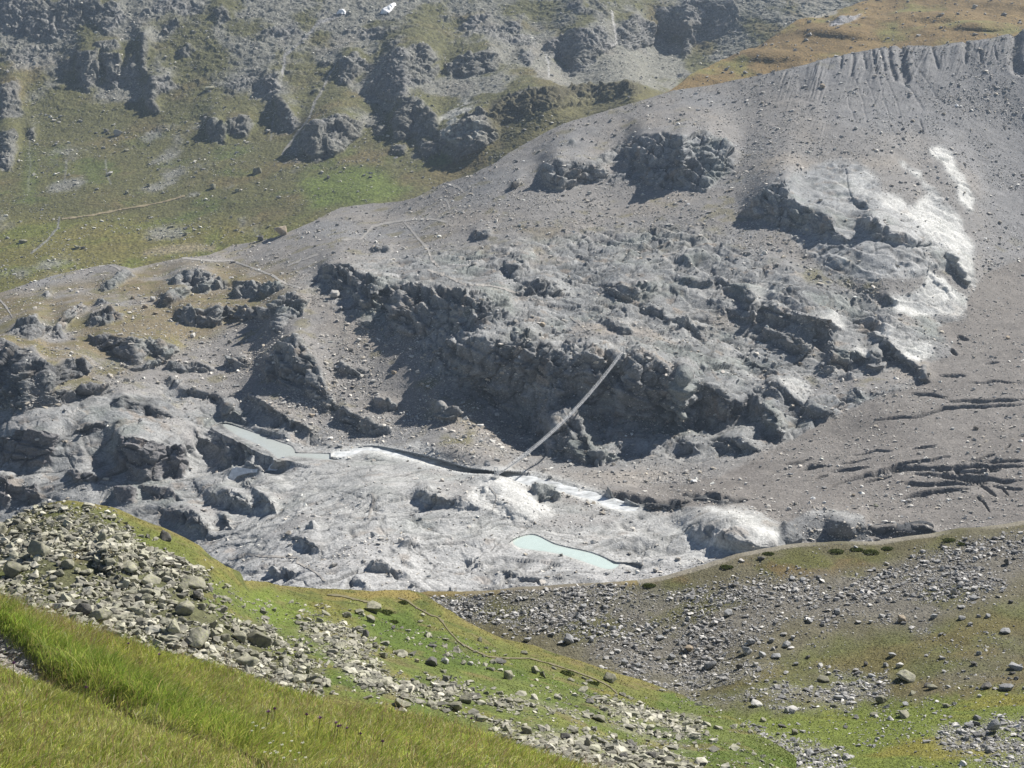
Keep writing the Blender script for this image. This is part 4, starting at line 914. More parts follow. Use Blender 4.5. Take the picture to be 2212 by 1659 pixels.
# =================================================================== paths
mat_path = plain_mat('trodden_gravel', [.31, .295, .275], .95, 0, .18, .8, .1)
mat_path2 = plain_mat('trodden_earth', [.155, .138, .075], .95, 0, .2, 2.5, .03)
def path(sheet, line, hw, mat, lift):
    d = np.r_[0, np.cumsum(np.hypot(*np.diff(line, axis=0).T))]
    n = max(12, int(d[-1] / 2.0)); ts = np.linspace(0, d[-1], n)
    q = np.stack([np.interp(ts, d, line[:, 0]), np.interp(ts, d, line[:, 1])], -1)
    for _ in range(3): q[1:-1] = .25 * q[:-2] + .5 * q[1:-1] + .25 * q[2:]
    q = q + 1.0 * np.stack([perlin(np.c_[q / 14, 0 * q[:, :1]], 8), perlin(np.c_[q / 14, 0 * q[:, :1]], 9)], -1)
    t = np.gradient(q, axis=0); nn = np.stack([-t[:, 1], t[:, 0]], -1); nn /= np.linalg.norm(nn, axis=1, keepdims=True)
    wv = hw * np.clip(1 + .9 * perlin(np.c_[q / 16, 0 * q[:, :1]], 10) + .5 * perlin(np.c_[q / 5, 0 * q[:, :1]], 12), .25, 1.8)
    g = q[None] + nn[None] * (np.linspace(-1, 1, 4)[:, None, None] * wv[None, :, None])
    P, N = sheet.at(g[..., 0], g[..., 1])
    P = P + N * lift
    i = np.arange(n * 4).reshape(4, n)
    F = np.stack([i[1:, :-1], i[1:, 1:], i[:-1, 1:], i[:-1, :-1]], -1).reshape(-1, 4)
    Q = P.reshape(-1, 3)
    ext = Q[F].max(1) - Q[F].min(1)
    F = F[np.linalg.norm(ext, axis=1) < .012 * Q[F[:, 0], 1] + .3]
    return mesh_obj('path', Q, F, mat, None, True, kind='structure')
for c, p, hw in [(5, '560,90 680,130 760,170 840,190 950,190 1060,215 1180,260 1330,310 1400,345', 1.8), (2, '640,1182 700,1195 760,1215 795,1247', 2.2), (2, '640,1275 680,1295 695,1325 705,1362', 2.2), (2, '0,1555 130,1550 200,1470 300,1445 400,1430 560,1415 690,1440', 2.0),
                 (2, '400,1430 450,1490 500,1550 560,1610 590,1690 640,1735', 2.5), (4, '2060,-10 1900,50 1850,70', 1.6), (4, '1180,14 1400,34 1500,30 1600,65 1760,125 1850,180 1950,210', 1.9), (4, '0,285 40,330 80,400', 1.6),
                 (4, '640,68 700,56 750,70 790,100', 1.8), (5, '1480,395 1540,440 1600,500', 1.4), (5, '185,1675 215,1610 200,1540', 1.9), (8, '160,205 178,130 190,70', 1.8), (7, '1335,440 1380,438 1430,408 1500,420 1640,428 1740,430', 2.2), (7, '1750,432 1730,460 1800,490 1860,530 1900,575', 2.2), (5, '980,1650 1010,1560 960,1500', 1.2)]:
    path(MAIN, tr(c, p), hw, mat_path, .16)
path(SPUR, tr(8, '-80,648 0,655 100,680 160,692'), 1.8, mat_path2, .06)
path(SPUR, tr(8, '330,668 380,680 450,730 510,762 560,780 590,805 610,840 680,920 720,945 760,970 860,1010 960,1020 1100,1020 1230,1055 1370,1100 1480,1140 1560,1180 1610,1225'), 1.3, mat_path2, .06)
path(FAR, tr(1, '400,1420 600,1395 800,1355 960,1330 1060,1310 1200,1270'), 1.6, plain_mat('valley_track', [.24, .2, .12], .95, 0, .2, .2), .3)

# =================================================================== snow patches
def patch(sheet, poly, lift, mat, name):
    u0, v0 = poly.min(0); u1, v1 = poly.max(0)
    st = .8
    U, V = np.meshgrid(np.arange(u0 - 2, u1 + 2, st), np.arange(v0 - 2, v1 + 2, st))
    q = np.stack([U, V, 0 * U], -1)
    m = inpoly(poly, U + 1.2 * perlin(q / 7, 3), V + 1.2 * perlin(q / 7, 4))
    dome = np.clip(blur(m.astype(float), 4) * 2 - .9, 0, 1)
    P, N = sheet.at(U, V)
    P = P + np.array([0, -.4, .9]) * (lift * (.15 + dome))[..., None]
    i = np.arange(U.size).reshape(U.shape)
    mm = (m[1:, :-1] & m[1:, 1:] & m[:-1, 1:] & m[:-1, :-1]).ravel()
    F = np.stack([i[1:, :-1], i[1:, 1:], i[:-1, 1:], i[:-1, :-1]], -1).reshape(-1, 4)[mm]
    us = np.unique(F); rm = np.full(U.size, -1); rm[us] = np.arange(len(us))
    return mesh_obj(name, P.reshape(-1, 3)[us], rm[F], mat, None, True)
snow = plain_mat('old_snow', [.93, .94, .96], .6, 0, .03, .3, .2)
tag(patch(FAR, tr(2, '245,92 262,66 300,45 350,18 358,36 322,82 292,102'), 3.0, snow, 'snow_patch'), 'larger white snow patch, a slanting tongue high on the far mountain', 'snow patch', 'snow patches left on the mountain')
tag(patch(FAR, tr(2, '-32,84 -10,68 20,66 34,78 30,96 0,98 -28,96'), 3.0, snow, 'snow_patch'), 'smaller oval white snow patch left of the slanting one', 'snow patch', 'snow patches left on the mountain')

# =================================================================== loose stones (uncountable)
def hull_rock(seed, n=16, sub=0):
    r = random.Random(seed)
    bm = bmesh.new()
    for _ in range(n):
        v = Vector((r.gauss(0, 1), r.gauss(0, 1), r.gauss(0, 1))).normalized() * r.uniform(.8, 1.05)
        v = Vector([math.copysign(abs(c) ** .8, c) for c in v])
        bm.verts.new(v)
    g = bmesh.ops.convex_hull(bm, input=bm.verts)
    bmesh.ops.delete(bm, geom=list({e for e in g['geom_interior'] + g['geom_unused'] if isinstance(e, bmesh.types.BMVert)}), context='VERTS')
    bmesh.ops.recalc_face_normals(bm, faces=bm.faces)
    return bm
TMPL = []
for k in range(14):
    bm = hull_rock(100 + k, 9 if k < 9 else 12)
    bmesh.ops.triangulate(bm, faces=bm.faces)
    bm.verts.index_update()
    TMPL.append((np.array([v.co[:] for v in bm.verts]), np.array([[v.index for v in f.verts] for f in bm.faces])))
    bm.free()
mat_stone = ground_mat('loose_stone', 1.6, .12, rough=.85, speck=.12, fine=.25)
def stones(name, sheet, n, wgt, smin, smax, alpha, cols, flat=.65, sink=.25, seed=1):
    g = np.random.default_rng(seed)
    pw = np.clip(wgt, 0, None) * (sheet.V[-1] - sheet.V[0])[None]
    pw = pw.ravel() / pw.sum()
    idx = g.choice(pw.size, n, p=pw)
    j, i = np.divmod(idx, sheet.nu)
    i = np.clip(i, 0, sheet.nu - 2); j = np.clip(j, 0, sheet.nv - 2)
    a = g.random(n)[:, None]; b = g.random(n)[:, None]
    P = sheet.P[j, i] * (1 - a) * (1 - b) + sheet.P[j, i + 1] * a * (1 - b) + sheet.P[j + 1, i] * (1 - a) * b + sheet.P[j + 1, i + 1] * a * b
    N = sheet.N[j, i]
    s = np.minimum(smin * (1 - g.random(n)) ** (-1 / alpha), smax) * .5
    cols = np.array(cols); cc = cols[g.integers(0, len(cols), n)] * g.uniform(.8, 1.45, n)[:, None]
    kk = g.integers(0, len(TMPL), n)
    VV = []; FF = []; CC = []; off = 0
    for t, (tv, tf) in enumerate(TMPL):
        q = np.where(kk == t)[0]
        if not len(q): continue
        m = len(q)
        sc = np.stack([g.uniform(.8, 1.35, m), g.uniform(.7, 1.1, m), g.uniform(.3, .75, m) * flat / .65], -1) * s[q][:, None]
        v = tv[None] * sc[:, None]
        an = g.uniform(0, 2 * math.pi, m); ti = g.normal(0, .3, m); ca, sa, ct, st = np.cos(an), np.sin(an), np.cos(ti), np.sin(ti)
        x, y, z = v[..., 0], v[..., 1], v[..., 2]
        y, z = y * ct[:, None] - z * st[:, None], y * st[:, None] + z * ct[:, None]
        x, y = x * ca[:, None] - y * sa[:, None], x * sa[:, None] + y * ca[:, None]
        v = np.stack([x, y, z], -1) + (P[q] + N[q] * (s[q] * (.5 - sink))[:, None])[:, None]
        VV.append(v.reshape(-1, 3)); FF.append((tf[None] + (np.arange(m) * len(tv))[:, None, None]).reshape(-1, 3) + off); off += m * len(tv)
        CC.append(np.repeat(cc[q], len(tv), 0))
    return mesh_obj(name, np.concatenate(VV), np.concatenate(FF), mat_stone, np.clip(np.concatenate(CC), 0, .8), False, kind='stuff')
G1 = [(.36, .34, .31), (.29, .28, .265), (.46, .43, .39), (.40, .36, .30), (.24, .24, .24), (.60, .57, .52), (.62, .60, .56)]
dens = fbm(MAIN.P, 28, 3, 401)
wv_ = (1 - MAIN_wet) * (1 - .8 * MAIN_white) * (1 - .72 * MAIN_rock) * (1 - MAIN_gl) * np.clip(.55 + 1.6 * dens, .06, 3) * (1 - .72 * bench) * (1 - .5 * soft_dome)
stones('scree', MAIN, 80000, wv_, .38, 2.6, 2.7, G1, seed=11)
stones('glacier_stones', MAIN, 9000, MAIN_gl * (1 - MAIN_wet) * (crev < .3) * np.clip(.5 + 1.2 * dens, .1, 3), .32, 1.8, 2.4, G1, seed=12)
fd = fbm(FAR.P, 40, 4, 403)
stones('mountain_stones', FAR, 30000, np.clip(.25 + 1.6 * fd + .6 * scr + .3 * sstep(500, 100, FAR.V), .06, 3) * (1 - .6 * FAR.face) * (1 - .6 * sstep(1050, 1100, FAR.U) * sstep(400, 180, FAR.V) * sstep(150, 190, FAR.V)), .6, 3.4, 2.7, [(.30, .29, .26), (.26, .26, .25), (.38, .37, .33), (.20, .20, .205), (.46, .45, .40), (.5, .48, .43)], seed=13)
stones('meadow_stones', MEAD, 500, np.clip(.3 + fbm(MEAD.P, 30, 3, 405), .03, 2), 1.0, 4, 2.2, [(.34, .33, .31), (.25, .25, .25)], seed=14)
G2 = [(.27, .265, .26), (.23, .228, .225), (.33, .325, .315), (.19, .188, .185), (.42, .41, .395), (.48, .465, .44)]
rd = fbm(RIDGE.P, 9, 4, 407)
stones('ridge_scree', RIDGE, 50000, RIDGE_slope * np.clip(.5 + 1.9 * rd, .08, 2) + .09 * np.clip(.3 + 1.5 * rd, 0, 2) + .45 * RIDGE_rub, .105, .75, 2.3, G2, seed=15)
G3 = [(.27, .265, .205), (.23, .22, .18), (.34, .33, .26), (.19, .185, .155), (.40, .385, .32)]
sd_ = fbm(SPUR.P, 6, 4, 409)
stones('spur_stones', SPUR, 13000, SPUR_rub * np.clip(.6 + 1.6 * sd_, .1, 2) + .16 * np.clip(.3 + 2 * sd_, 0, 2) * sstep(15, 60, SPUR_edge), .13, .8, 2.0, G3, seed=16)
stones('rubble', SPUR, 8500, SPUR_field * np.clip(.55 + 1.6 * sd_, .03, 2), .15, .8, 2.1, G3, flat=.75, seed=17)
stones('trail_gravel', FG, 5000, sstep(1.1, .7, FG_td / FG_tw) * sstep(220, 40, FG.U), .025, .14, 2.0, [(.34, .32, .28), (.27, .25, .22), (.42, .40, .36)], seed=18)

# =================================================================== boulders: every one a thing of its own
def rock_mat(name, dark, light, lichen):
    m = bpy.data.materials.new(name); m.use_nodes = True
    t = m.node_tree; N = t.nodes; L = t.links
    b = N['Principled BSDF']; b.inputs['Roughness'].default_value = .88; b.inputs['Specular IOR Level'].default_value = .25
    tc = N.new('ShaderNodeTexCoord'); oi = N.new('ShaderNodeObjectInfo')
    ad = N.new('ShaderNodeVectorMath'); ad.operation = 'ADD'
    L.new(tc.outputs['Object'], ad.inputs[0]); L.new(oi.outputs['Location'], ad.inputs[1])
    n1 = N.new('ShaderNodeTexNoise'); n1.inputs['Scale'].default_value = 2.2; n1.inputs['Detail'].default_value = 8; n1.inputs['Roughness'].default_value = .65
    n2 = N.new('ShaderNodeTexNoise'); n2.inputs['Scale'].default_value = 5; n2.inputs['Detail'].default_value = 5
    L.new(ad.outputs[0], n1.inputs['Vector']); L.new(ad.outputs[0], n2.inputs['Vector'])
    r1 = N.new('ShaderNodeValToRGB'); r1.color_ramp.elements[0].position = .32; r1.color_ramp.elements[1].position = .68
    r1.color_ramp.elements[0].color = (*dark, 1); r1.color_ramp.elements[1].color = (*light, 1)
    L.new(n1.outputs['Fac'], r1.inputs[0])
    r2 = N.new('ShaderNodeValToRGB'); r2.color_ramp.elements[0].position = .53; r2.color_ramp.elements[1].position = .62
    L.new(n2.outputs['Fac'], r2.inputs[0])
    mx = N.new('ShaderNodeMix'); mx.data_type = 'RGBA'; mx.inputs['B'].default_value = (*lichen, 1)
    ml = N.new('ShaderNodeMath'); ml.operation = 'MULTIPLY'; ml.inputs[1].default_value = .6; L.new(r2.outputs[0], ml.inputs[0])
    L.new(ml.outputs[0], mx.inputs['Factor']); L.new(r1.outputs[0], mx.inputs['A'])
    mr = N.new('ShaderNodeMapRange'); mr.inputs[3].default_value = .72; mr.inputs[4].default_value = 1.22
    L.new(oi.outputs['Random'], mr.inputs[0])
    vs = N.new('ShaderNodeVectorMath'); vs.operation = 'SCALE'; L.new(mx.outputs['Result'], vs.inputs[0]); L.new(mr.outputs[0], vs.inputs['Scale'])
    L.new(vs.outputs[0], b.inputs['Base Color'])
    bp = N.new('ShaderNodeBump'); bp.inputs['Distance'].default_value = .12; bp.inputs['Strength'].default_value = .8
    L.new(n1.outputs['Fac'], bp.inputs['Height']); L.new(bp.outputs[0], b.inputs['Normal'])
    return m
MB = {'lichen': rock_mat('lichened_boulder', (.16, .157, .125), (.37, .355, .275), (.31, .32, .18)), 'grey': rock_mat('grey_boulder', (.22, .225, .23), (.40, .405, .41), (.46, .45, .42)),
      'dark': rock_mat('dark_boulder', (.085, .082, .078), (.17, .165, .155), (.22, .21, .17)), 'pale': rock_mat('pale_boulder', (.36, .35, .33), (.56, .55, .52), (.60, .58, .54)), 'tan': rock_mat('tan_boulder', (.26, .21, .155), (.40, .335, .25), (.45, .40, .33))}
BM = {}
def boulder_mesh(shape, k, tone):
    key = (shape, k, tone)
    if key in BM: return BM[key]
    seed = {'block': 500, 'slab': 600, 'pointed': 700, 'round': 800}[shape] + k
    bm = hull_rock(seed, {'block': 13, 'slab': 13, 'pointed': 11, 'round': 19}[shape])
    sx = {'block': (1, .85, .78), 'slab': (1, .75, .42), 'pointed': (.85, .75, 1.0), 'round': (1, .85, .75)}[shape]
    if shape == 'pointed':
        for v in bm.verts:
            f = 1 - .45 * max(v.co.z, 0); v.co.x *= f; v.co.y *= f
    for v in bm.verts: v.co = Vector((v.co.x * sx[0], v.co.y * sx[1], v.co.z * sx[2]))
    bmesh.ops.dissolve_limit(bm, angle_limit=R(12), verts=bm.verts, edges=bm.edges)
    bmesh.ops.bevel(bm, geom=list(bm.edges), offset=.045, segments=1, affect='EDGES', clamp_overlap=True)
    bmesh.ops.triangulate(bm, faces=bm.faces)
    bmesh.ops.subdivide_edges(bm, edges=bm.edges, cuts=3, use_grid_fill=True)
    co = np.array([v.co[:] for v in bm.verts]); bm.normal_update()
    d = fbm(co + seed, .7, 4, seed) * .07 + fbm(co * (1, 1, 3) + seed, .35, 3, seed + 9, .5, 'ridge') * .028
    for v, x in zip(bm.verts, d): v.co += v.normal * float(x)
    me = bpy.data.meshes.new('boulder'); bm.to_mesh(me); bm.free()
    for p in me.polygons: p.use_smooth = True
    try: me.set_sharp_from_angle(angle=R(38))
    except Exception: pass
    me.materials.append(MB[tone])
    BM[key] = me
    return me
BOULDERS = []
def boulder(sheet, u, v, w, tone, shape, zone, label=None, sink=.22, rot=None, tilt=None):
    """w is the width it shows, in tracing units; (u, v) the middle of its foot"""
    P, N = sheet.at(u, v)
    P = np.asarray(P); N = np.asarray(N)
    s = w / FU * P[1] * .5 * (1.16 if zone == 'boulder field' else 1.04)
    o = bpy.data.objects.new('boulder', boulder_mesh(shape, random.randrange(5), tone))
    z = {'block': .78, 'slab': .42, 'pointed': 1.0, 'round': .75}[shape]
    o.scale = (s * random.uniform(.92, 1.08), s * random.uniform(.9, 1.1), s * random.uniform(.88, 1.12))
    o.rotation_euler = (random.gauss(0, .3 if zone == 'boulder field' else .16) if tilt is None else tilt[0], random.gauss(0, .3 if zone == 'boulder field' else .16) if tilt is None else tilt[1], random.uniform(0, 6.28) if rot is None else rot)
    o.location = Vector(P) + Vector(N) * float(s * z * (1 - 2 * sink))
    COL.objects.link(o)
    BOULDERS.append(dict(o=o, u=float(u), v=float(v), w=float(w), tone=tone, shape=shape, zone=zone, label=label))
    return o
def batch(sheet, c, text, zone, tone, shape=None):
    ox, oy, k = CROPS[c]
    for t in text.split():
        q = t.split(',')
        u, v, wd = float(q[0]) * k + ox, float(q[1]) * k + oy, float(q[2]) * k
        tn = {'d': 'dark', 'p': 'pale', 't': 'tan', 'l': 'lichen', 'g': 'grey'}.get(q[3][0] if len(q) > 3 else '', tone)
        shp = {'s': 'slab', 'b': 'block', 'o': 'pointed', 'r': 'round'}.get(q[3][1] if len(q) > 3 and len(q[3]) > 1 else '', shape or random.choice(['block', 'block', 'slab', 'round', 'pointed']))
        boulder(sheet, u, v + wd * .18, wd, tn, shp, zone)
batch(SPUR, 7, '235,400,150,lb 75,510,140,lb 735,480,150,ls 870,550,150,ls 1120,570,160,ls 965,300,130,ds 1500,915,145,lr 1010,840,115,lb 1075,735,115,lb 1140,915,150,lb 590,775,125,lb 850,680,85,lb 600,315,80,lo 1240,890,85,lo 1385,895,95,lb 1235,825,70,lb 1000,685,100,ls '
      '860,635,85,lr 480,735,105,dr 350,525,60,lb 1780,1085,95,lb 1825,1135,105,ls 1690,1085,65,lb 1435,1045,125,lr 1610,935,65,lb 395,475,85,lb 20,275,90,lb 1335,685,42,ls 650,200,45,lb 300,130,60,ls 350,320,60,lo 430,350,55,lo 130,250,70,ls 150,430,75,lb 500,510,90,ls '
      '330,615,60,lb 660,560,80,ls 1300,600,50,ls 730,310,60,lb 660,350,50,lo 560,270,50,lo 760,370,45,lb 820,760,70,lb 700,830,90,ls 760,560,60,lb 920,470,60,lb 960,540,70,lo 1060,610,80,lb 1140,650,70,db 1170,720,60,lo 1230,720,60,lb 1320,830,55,lo 1310,900,70,lb 1430,870,50,lb '
      '1560,1000,60,lb 1650,1020,55,lb 1740,1000,60,lo 1480,1000,60,lb 1350,960,55,lb 1270,960,80,ls 1190,1000,70,lb 960,905,70,lb 450,510,50,lb 250,330,60,lb 80,640,50,lb 190,620,45,ls 550,640,70,ls 640,690,60,lo 420,690,50,lb 330,720,60,pb 1540,1110,70,ps 1610,1150,60,ls 1720,1150,55,lb 1960,940,60,ls 1900,755,60,ls', 'boulder field', 'lichen')
batch(SPUR, 8, '185,725,115,lb 165,790,75,lb 135,890,85,do 150,955,60,lb 240,1000,65,lb 345,985,95,ls 520,1040,95,dr 600,1035,55,pb 710,1045,45,lb 910,1025,105,ds 870,1075,75,ls 965,1120,95,lo 1130,1090,70,lb 1172,1122,60,lo 1240,1072,45,ls 1340,1140,50,ls 1415,1130,55,ls 1560,1135,95,lb 1410,1200,90,ls '
      '1450,1262,90,ds 1605,1230,52,ls 1680,1245,50,ls 930,1215,85,ls 720,1258,90,lb 655,1300,105,lb 1030,1265,75,ls 1230,1330,75,ls 410,1150,42,db 540,1185,42,dr 510,1135,60,ls 300,840,40,db 530,942,60,ds 1065,982,55,ls 1500,1360,115,ls 800,1370,50,db 1300,1480,75,db 1360,1450,60,lb 1790,1570,130,ds 1690,1510,85,ds '
      '1650,1592,70,db 1710,1640,60,lb 1080,1440,90,lb 960,1430,60,lo 350,1290,110,lb 460,800,45,ls 515,825,40,ls 805,912,40,lo 200,950,45,lb 240,960,40,lb 100,750,60,lb 30,770,60,lb 440,1035,40,tb 750,1050,40,pb 1550,1280,40,lb 1740,1290,50,lb', 'green spur', 'lichen')
batch(RIDGE, 9, '1585,637,62,po 265,757,72,gb 165,1058,82,gr 375,977,85,gb 520,912,52,gb 400,922,60,gb 605,942,60,gb 545,1000,72,gs 465,997,55,gb 590,872,48,ps 1275,790,72,tb 1630,777,68,gs 1885,852,85,gs 1225,997,52,gb 1270,1057,52,pb 800,1055,55,ps 430,1055,42,pr 335,1067,52,db 1470,772,52,gb 1700,662,65,gs '
      '740,800,42,gb 1100,805,36,pb 905,745,60,gb 435,1272,115,ps 630,1311,105,ps 1775,1172,100,ds 1890,1182,110,gs 1945,1060,125,gs 1310,1115,150,ls 910,1240,82,gs 885,1292,62,ls 1160,1262,82,lb 1105,1115,55,gs 1300,1287,42,gb 1820,1432,125,go 1670,1412,62,gb 1115,1342,62,ls 1290,1342,105,ls 90,1375,80,db '
      '170,1390,92,gs 20,1340,62,lb 285,1467,62,db 740,1562,92,gs 1460,1180,85,ls 1340,1217,62,ls 820,1135,85,ls 700,560,42,gb 615,502,36,po 300,592,42,db 640,552,42,gb 1010,372,36,gb 460,428,58,ds 1650,322,36,gb 1520,357,46,ds 1040,617,32,gb 1890,462,52,do 55,672,32,gb 40,960,60,tb 160,955,50,db 1840,655,36,ds '
      '1915,690,36,db 1780,770,42,gr 1730,990,40,gb 1070,1050,36,db 660,1050,36,gb 730,1010,36,dr 1430,1170,60,ds 1540,1290,60,ls 650,1450,60,lb 470,1380,46,lb 580,1410,60,ds 1660,1490,46,gb 1930,1100,50,ds 1700,1050,44,db', 'scree ridge', 'grey')
batch(RIDGE, 8, '1385,772,52,go 1330,907,75,gr 1190,840,46,gb 1090,907,52,gb 1800,847,55,gb 1860,892,65,gs 1650,1047,62,gb 1540,722,42,gb 1415,712,42,gb 1590,882,42,gs 1590,842,40,gb 1460,910,40,gb 1780,990,40,pb 1730,1060,45,gb 1900,860,40,gb 1930,1010,50,gb 1520,1070,50,ps', 'scree ridge', 'grey')
batch(MAIN, 2, '1125,1190,62,dr 1610,1252,38,pb 575,1270,22 1380,900,24,gb 430,1660,26,gb', 'rock slope', 'grey')
batch(MAIN, 4, '2172,250,85,pb 1490,557,36,dr 2020,1032,42,tb 1250,515,50,pb 990,280,46,pb 1840,320,30 860,270,36,tb 940,330,40,tb 420,1000,30 2100,360,24 1010,370,36,tb 1920,1140,24,pb', 'rock slope', 'grey')
batch(MAIN, 5, '1295,445,46,tb 342,752,42,tb 1202,1287,52,pb 500,750,36,pb 445,740,26,pb 110,545,40,pb 60,610,36,db 1485,1355,36,pb 1355,1430,36,pb 700,1060,26 980,1165,26,tb 430,1330,22,db 1050,1580,20,db', 'rock slope', 'grey')
batch(MAIN, 6, '880,135,42,db 760,697,40,tb 1312,900,28,ps 690,1640,40,pb 2105,532,40,tb 1902,1117,40,tb 2112,1237,40,pb 1105,1552,28,tb 1252,1612,52,ls 1322,1550,28,pb 916,1517,22,ps 1850,1275,28,pb 1885,862,32,pb 2020,910,24 730,1610,30,db 2100,1038,26,db 1748,1118,30,pb 1200,1255,20,pb', 'glacier', 'grey')
batch(MAIN, 3, '790,557,36,ps 900,560,46,tb 1120,832,28,pb 235,600,26,db 830,680,20 1540,852,22,db', 'rock slope', 'grey')
batch(MAIN, 8, '1281,415,28,db 1680,406,28,db 1070,607,50,gb 190,293,52,gb 410,592,40,gb 1110,632,30,gb 1390,622,24,gb 460,200,26,gb', 'rock slope', 'grey')
batch(MAIN, 1, '1825,1478,115,tb 1700,1482,55,db', 'rock slope', 'grey')
batch(FAR, 1, '715,1127,46,pb 1670,1112,68,lb 1380,1207,50,lb 965,1200,34,lb 150,1560,66,ls 500,1602,46,lb 1105,1467,46,ls 770,862,66,pb 690,847,40,db 1360,567,76,ls 820,970,40,ls 825,1247,34,lb 2130,1150,38,db 540,1605,36,db 1540,1236,36,lb 980,1546,36,ls 1205,1520,30,lb 1740,850,34,pb', 'side valley', 'lichen')
batch(MEAD, 3, '1892,45,36,pb', 'meadow', 'grey')
# smaller neighbours fill the boulder field
taken = [(b['u'], b['v'], b['w']) for b in BOULDERS]
tries = 0
while len(BOULDERS) < 300 and tries < 60000:
    tries += 1
    u = random.uniform(0, 700); v = random.uniform(1090, 1500); wd = random.choice([24, 22, 20, 18, 16, 15])
    x = (u - SPUR.u[0]) / (SPUR.u[-1] - SPUR.u[0]) * (SPUR.nu - 1); y = (v - np.interp(u, SPUR.u, SPUR.vt)) / (np.interp(u, SPUR.u, SPUR.vb) - np.interp(u, SPUR.u, SPUR.vt)) * (SPUR.nv - 1)
    if y < 8 or SPUR_field[int(y), int(x)] < .6 or v > np.interp(u, FG.u, FG.vt) - 8: continue
    if any(math.hypot(u - a, (v - b) * 1.4) < .5 * (wd + c) * .85 for a, b, c in taken): continue
    taken.append((u, v, wd))
    boulder(SPUR, u, v, wd, random.choice(['lichen', 'lichen', 'lichen', 'pale', 'dark']), random.choice(['block', 'block', 'slab', 'pointed']), 'boulder field')
# a label that singles out each boulder: its look, then where it lies beside something one can find
MARKS = [('the dark overhanging slab on the left hill', 358, 1160), ('the big overhanging slab mid boulder field', 416, 1258), ('the squat block at the photo\'s left edge', 25, 1236), ('the rounded lichen boulder low in the field', 556, 1386), ('the hill\'s rounded top', 150, 1095),
         ('the grass brow at the left edge', 60, 1310), ('the boulder field\'s lower right tip', 690, 1490), ('the big perched boulder on the spur', 806, 1313), ('the bend of the spur trail', 880, 1298), ('the long dark slab beside the spur trail', 1074, 1425), ('the dark round boulder in the spur hollow', 930, 1432),
         ('the trail\'s lower end', 1330, 1500), ('the foreground grass edge', 900, 1535), ('the long dark slab at the bottom right of the rubble', 1400, 1628), ('the standing pale stone on the right scree', 2062, 1280), ('the tall round boulder left in the hollow', 1536, 1436), ('the right ridge crest', 1800, 1180),
         ('the tan block at the scree foot', 1946, 1337), ('the long pale slab on the bright grass', 1636, 1516), ('the pointed boulder in the lower right corner', 2148, 1575), ('the right edge of the photo', 2190, 1400), ('the green band\'s left end', 1480, 1510), ('the turquoise lake', 1250, 1195), ('the bridge\'s near end', 1072, 1028),
         ('the bridge\'s far end', 1337, 775), ('the grey lake', 560, 945), ('the moraine path junction', 870, 478), ('the pale polished dome', 1980, 500), ('the crevasses at right', 2050, 1020), ('the ice mound at the glacier snout', 1770, 1140), ('the glacier\'s upper corner', 2160, 760), ('the moraine gullies', 1940, 150),
         ('the left moraine bank', 120, 610), ('the cliff under the bridge', 1150, 860), ('the snow patches', 790, 25), ('the side valley meadow', 300, 500), ('the far stream gully', 65, 380), ('the dark far cliffs', 900, 150), ('the brown meadow', 2000, 40), ('the trail on the scree ridge foot', 1230, 1430), ('the central mossy hollow', 1700, 1400)]
TONE = {'lichen': 'lichen-grey', 'grey': 'grey', 'dark': 'dark', 'pale': 'pale', 'tan': 'tan'}
SHAPE = {'block': 'blocky', 'slab': 'flat', 'pointed': 'pointed', 'round': 'rounded'}
ZONE = {'boulder field': 'left boulder field', 'green spur': 'green spur', 'scree ridge': 'scree ridge', 'rock slope': 'valley rock', 'glacier': 'glacier', 'side valley': 'side valley', 'meadow': 'brown meadow'}
GROUP = {'boulder field': 'boulders of the left boulder field', 'green spur': 'boulders on the green spur and its hollow', 'scree ridge': 'boulders on the scree ridge', 'rock slope': 'boulders on the valley rock', 'glacier': 'boulders on the debris-covered glacier', 'side valley': 'boulders in the side valley', 'meadow': 'stones on the brown meadow'}
used = set()
def rel(b, mx, my):
    du, dv = b['u'] - mx, b['v'] - my
    far = 'just ' if math.hypot(du, dv) < 45 else ('' if math.hypot(du, dv) < 110 else 'well ')
    if abs(du) > 2.2 * abs(dv): return far + ('right of' if du > 0 else 'left of')
    if abs(dv) > 2.2 * abs(du): return far + ('below' if dv > 0 else 'above')
    return far + ('below' if dv > 0 else 'above') + ' and ' + ('right of' if du > 0 else 'left of')
for b in sorted(BOULDERS, key=lambda q: -q['w']):
    sz = 'huge' if b['w'] > 44 else 'large' if b['w'] > 30 else 'middling' if b['w'] > 19 else 'small'
    near = sorted(MARKS, key=lambda m: math.hypot(b['u'] - m[1], b['v'] - m[2]))
    near = [m for m in near if math.hypot(b['u'] - m[1], b['v'] - m[2]) > 12]
    cand = ['%s %s %s boulder %s %s' % (sz, TONE[b['tone']], SHAPE[b['shape']], rel(b, m[1], m[2]), m[0]) for m in near[:3]]
    col, row = int(b['u'] / 2212 * 100), int(b['v'] / 1659 * 100)
    cand.append('%s %s %s boulder on the %s, %d%% across and %d%% down the photo' % (sz, TONE[b['tone']], SHAPE[b['shape']], ZONE[b['zone']], col, row))
    cand.append('%s %s %s boulder on the %s, %.1f%% across and %.1f%% down the photo' % (sz, TONE[b['tone']], SHAPE[b['shape']], ZONE[b['zone']], b['u'] / 22.12, b['v'] / 16.59))
    lab = next((c for c in cand if c not in used and len(c.split()) <= 16), cand[-1])
    used.add(lab)
    tag(b['o'], lab, 'boulder', GROUP[b['zone']])


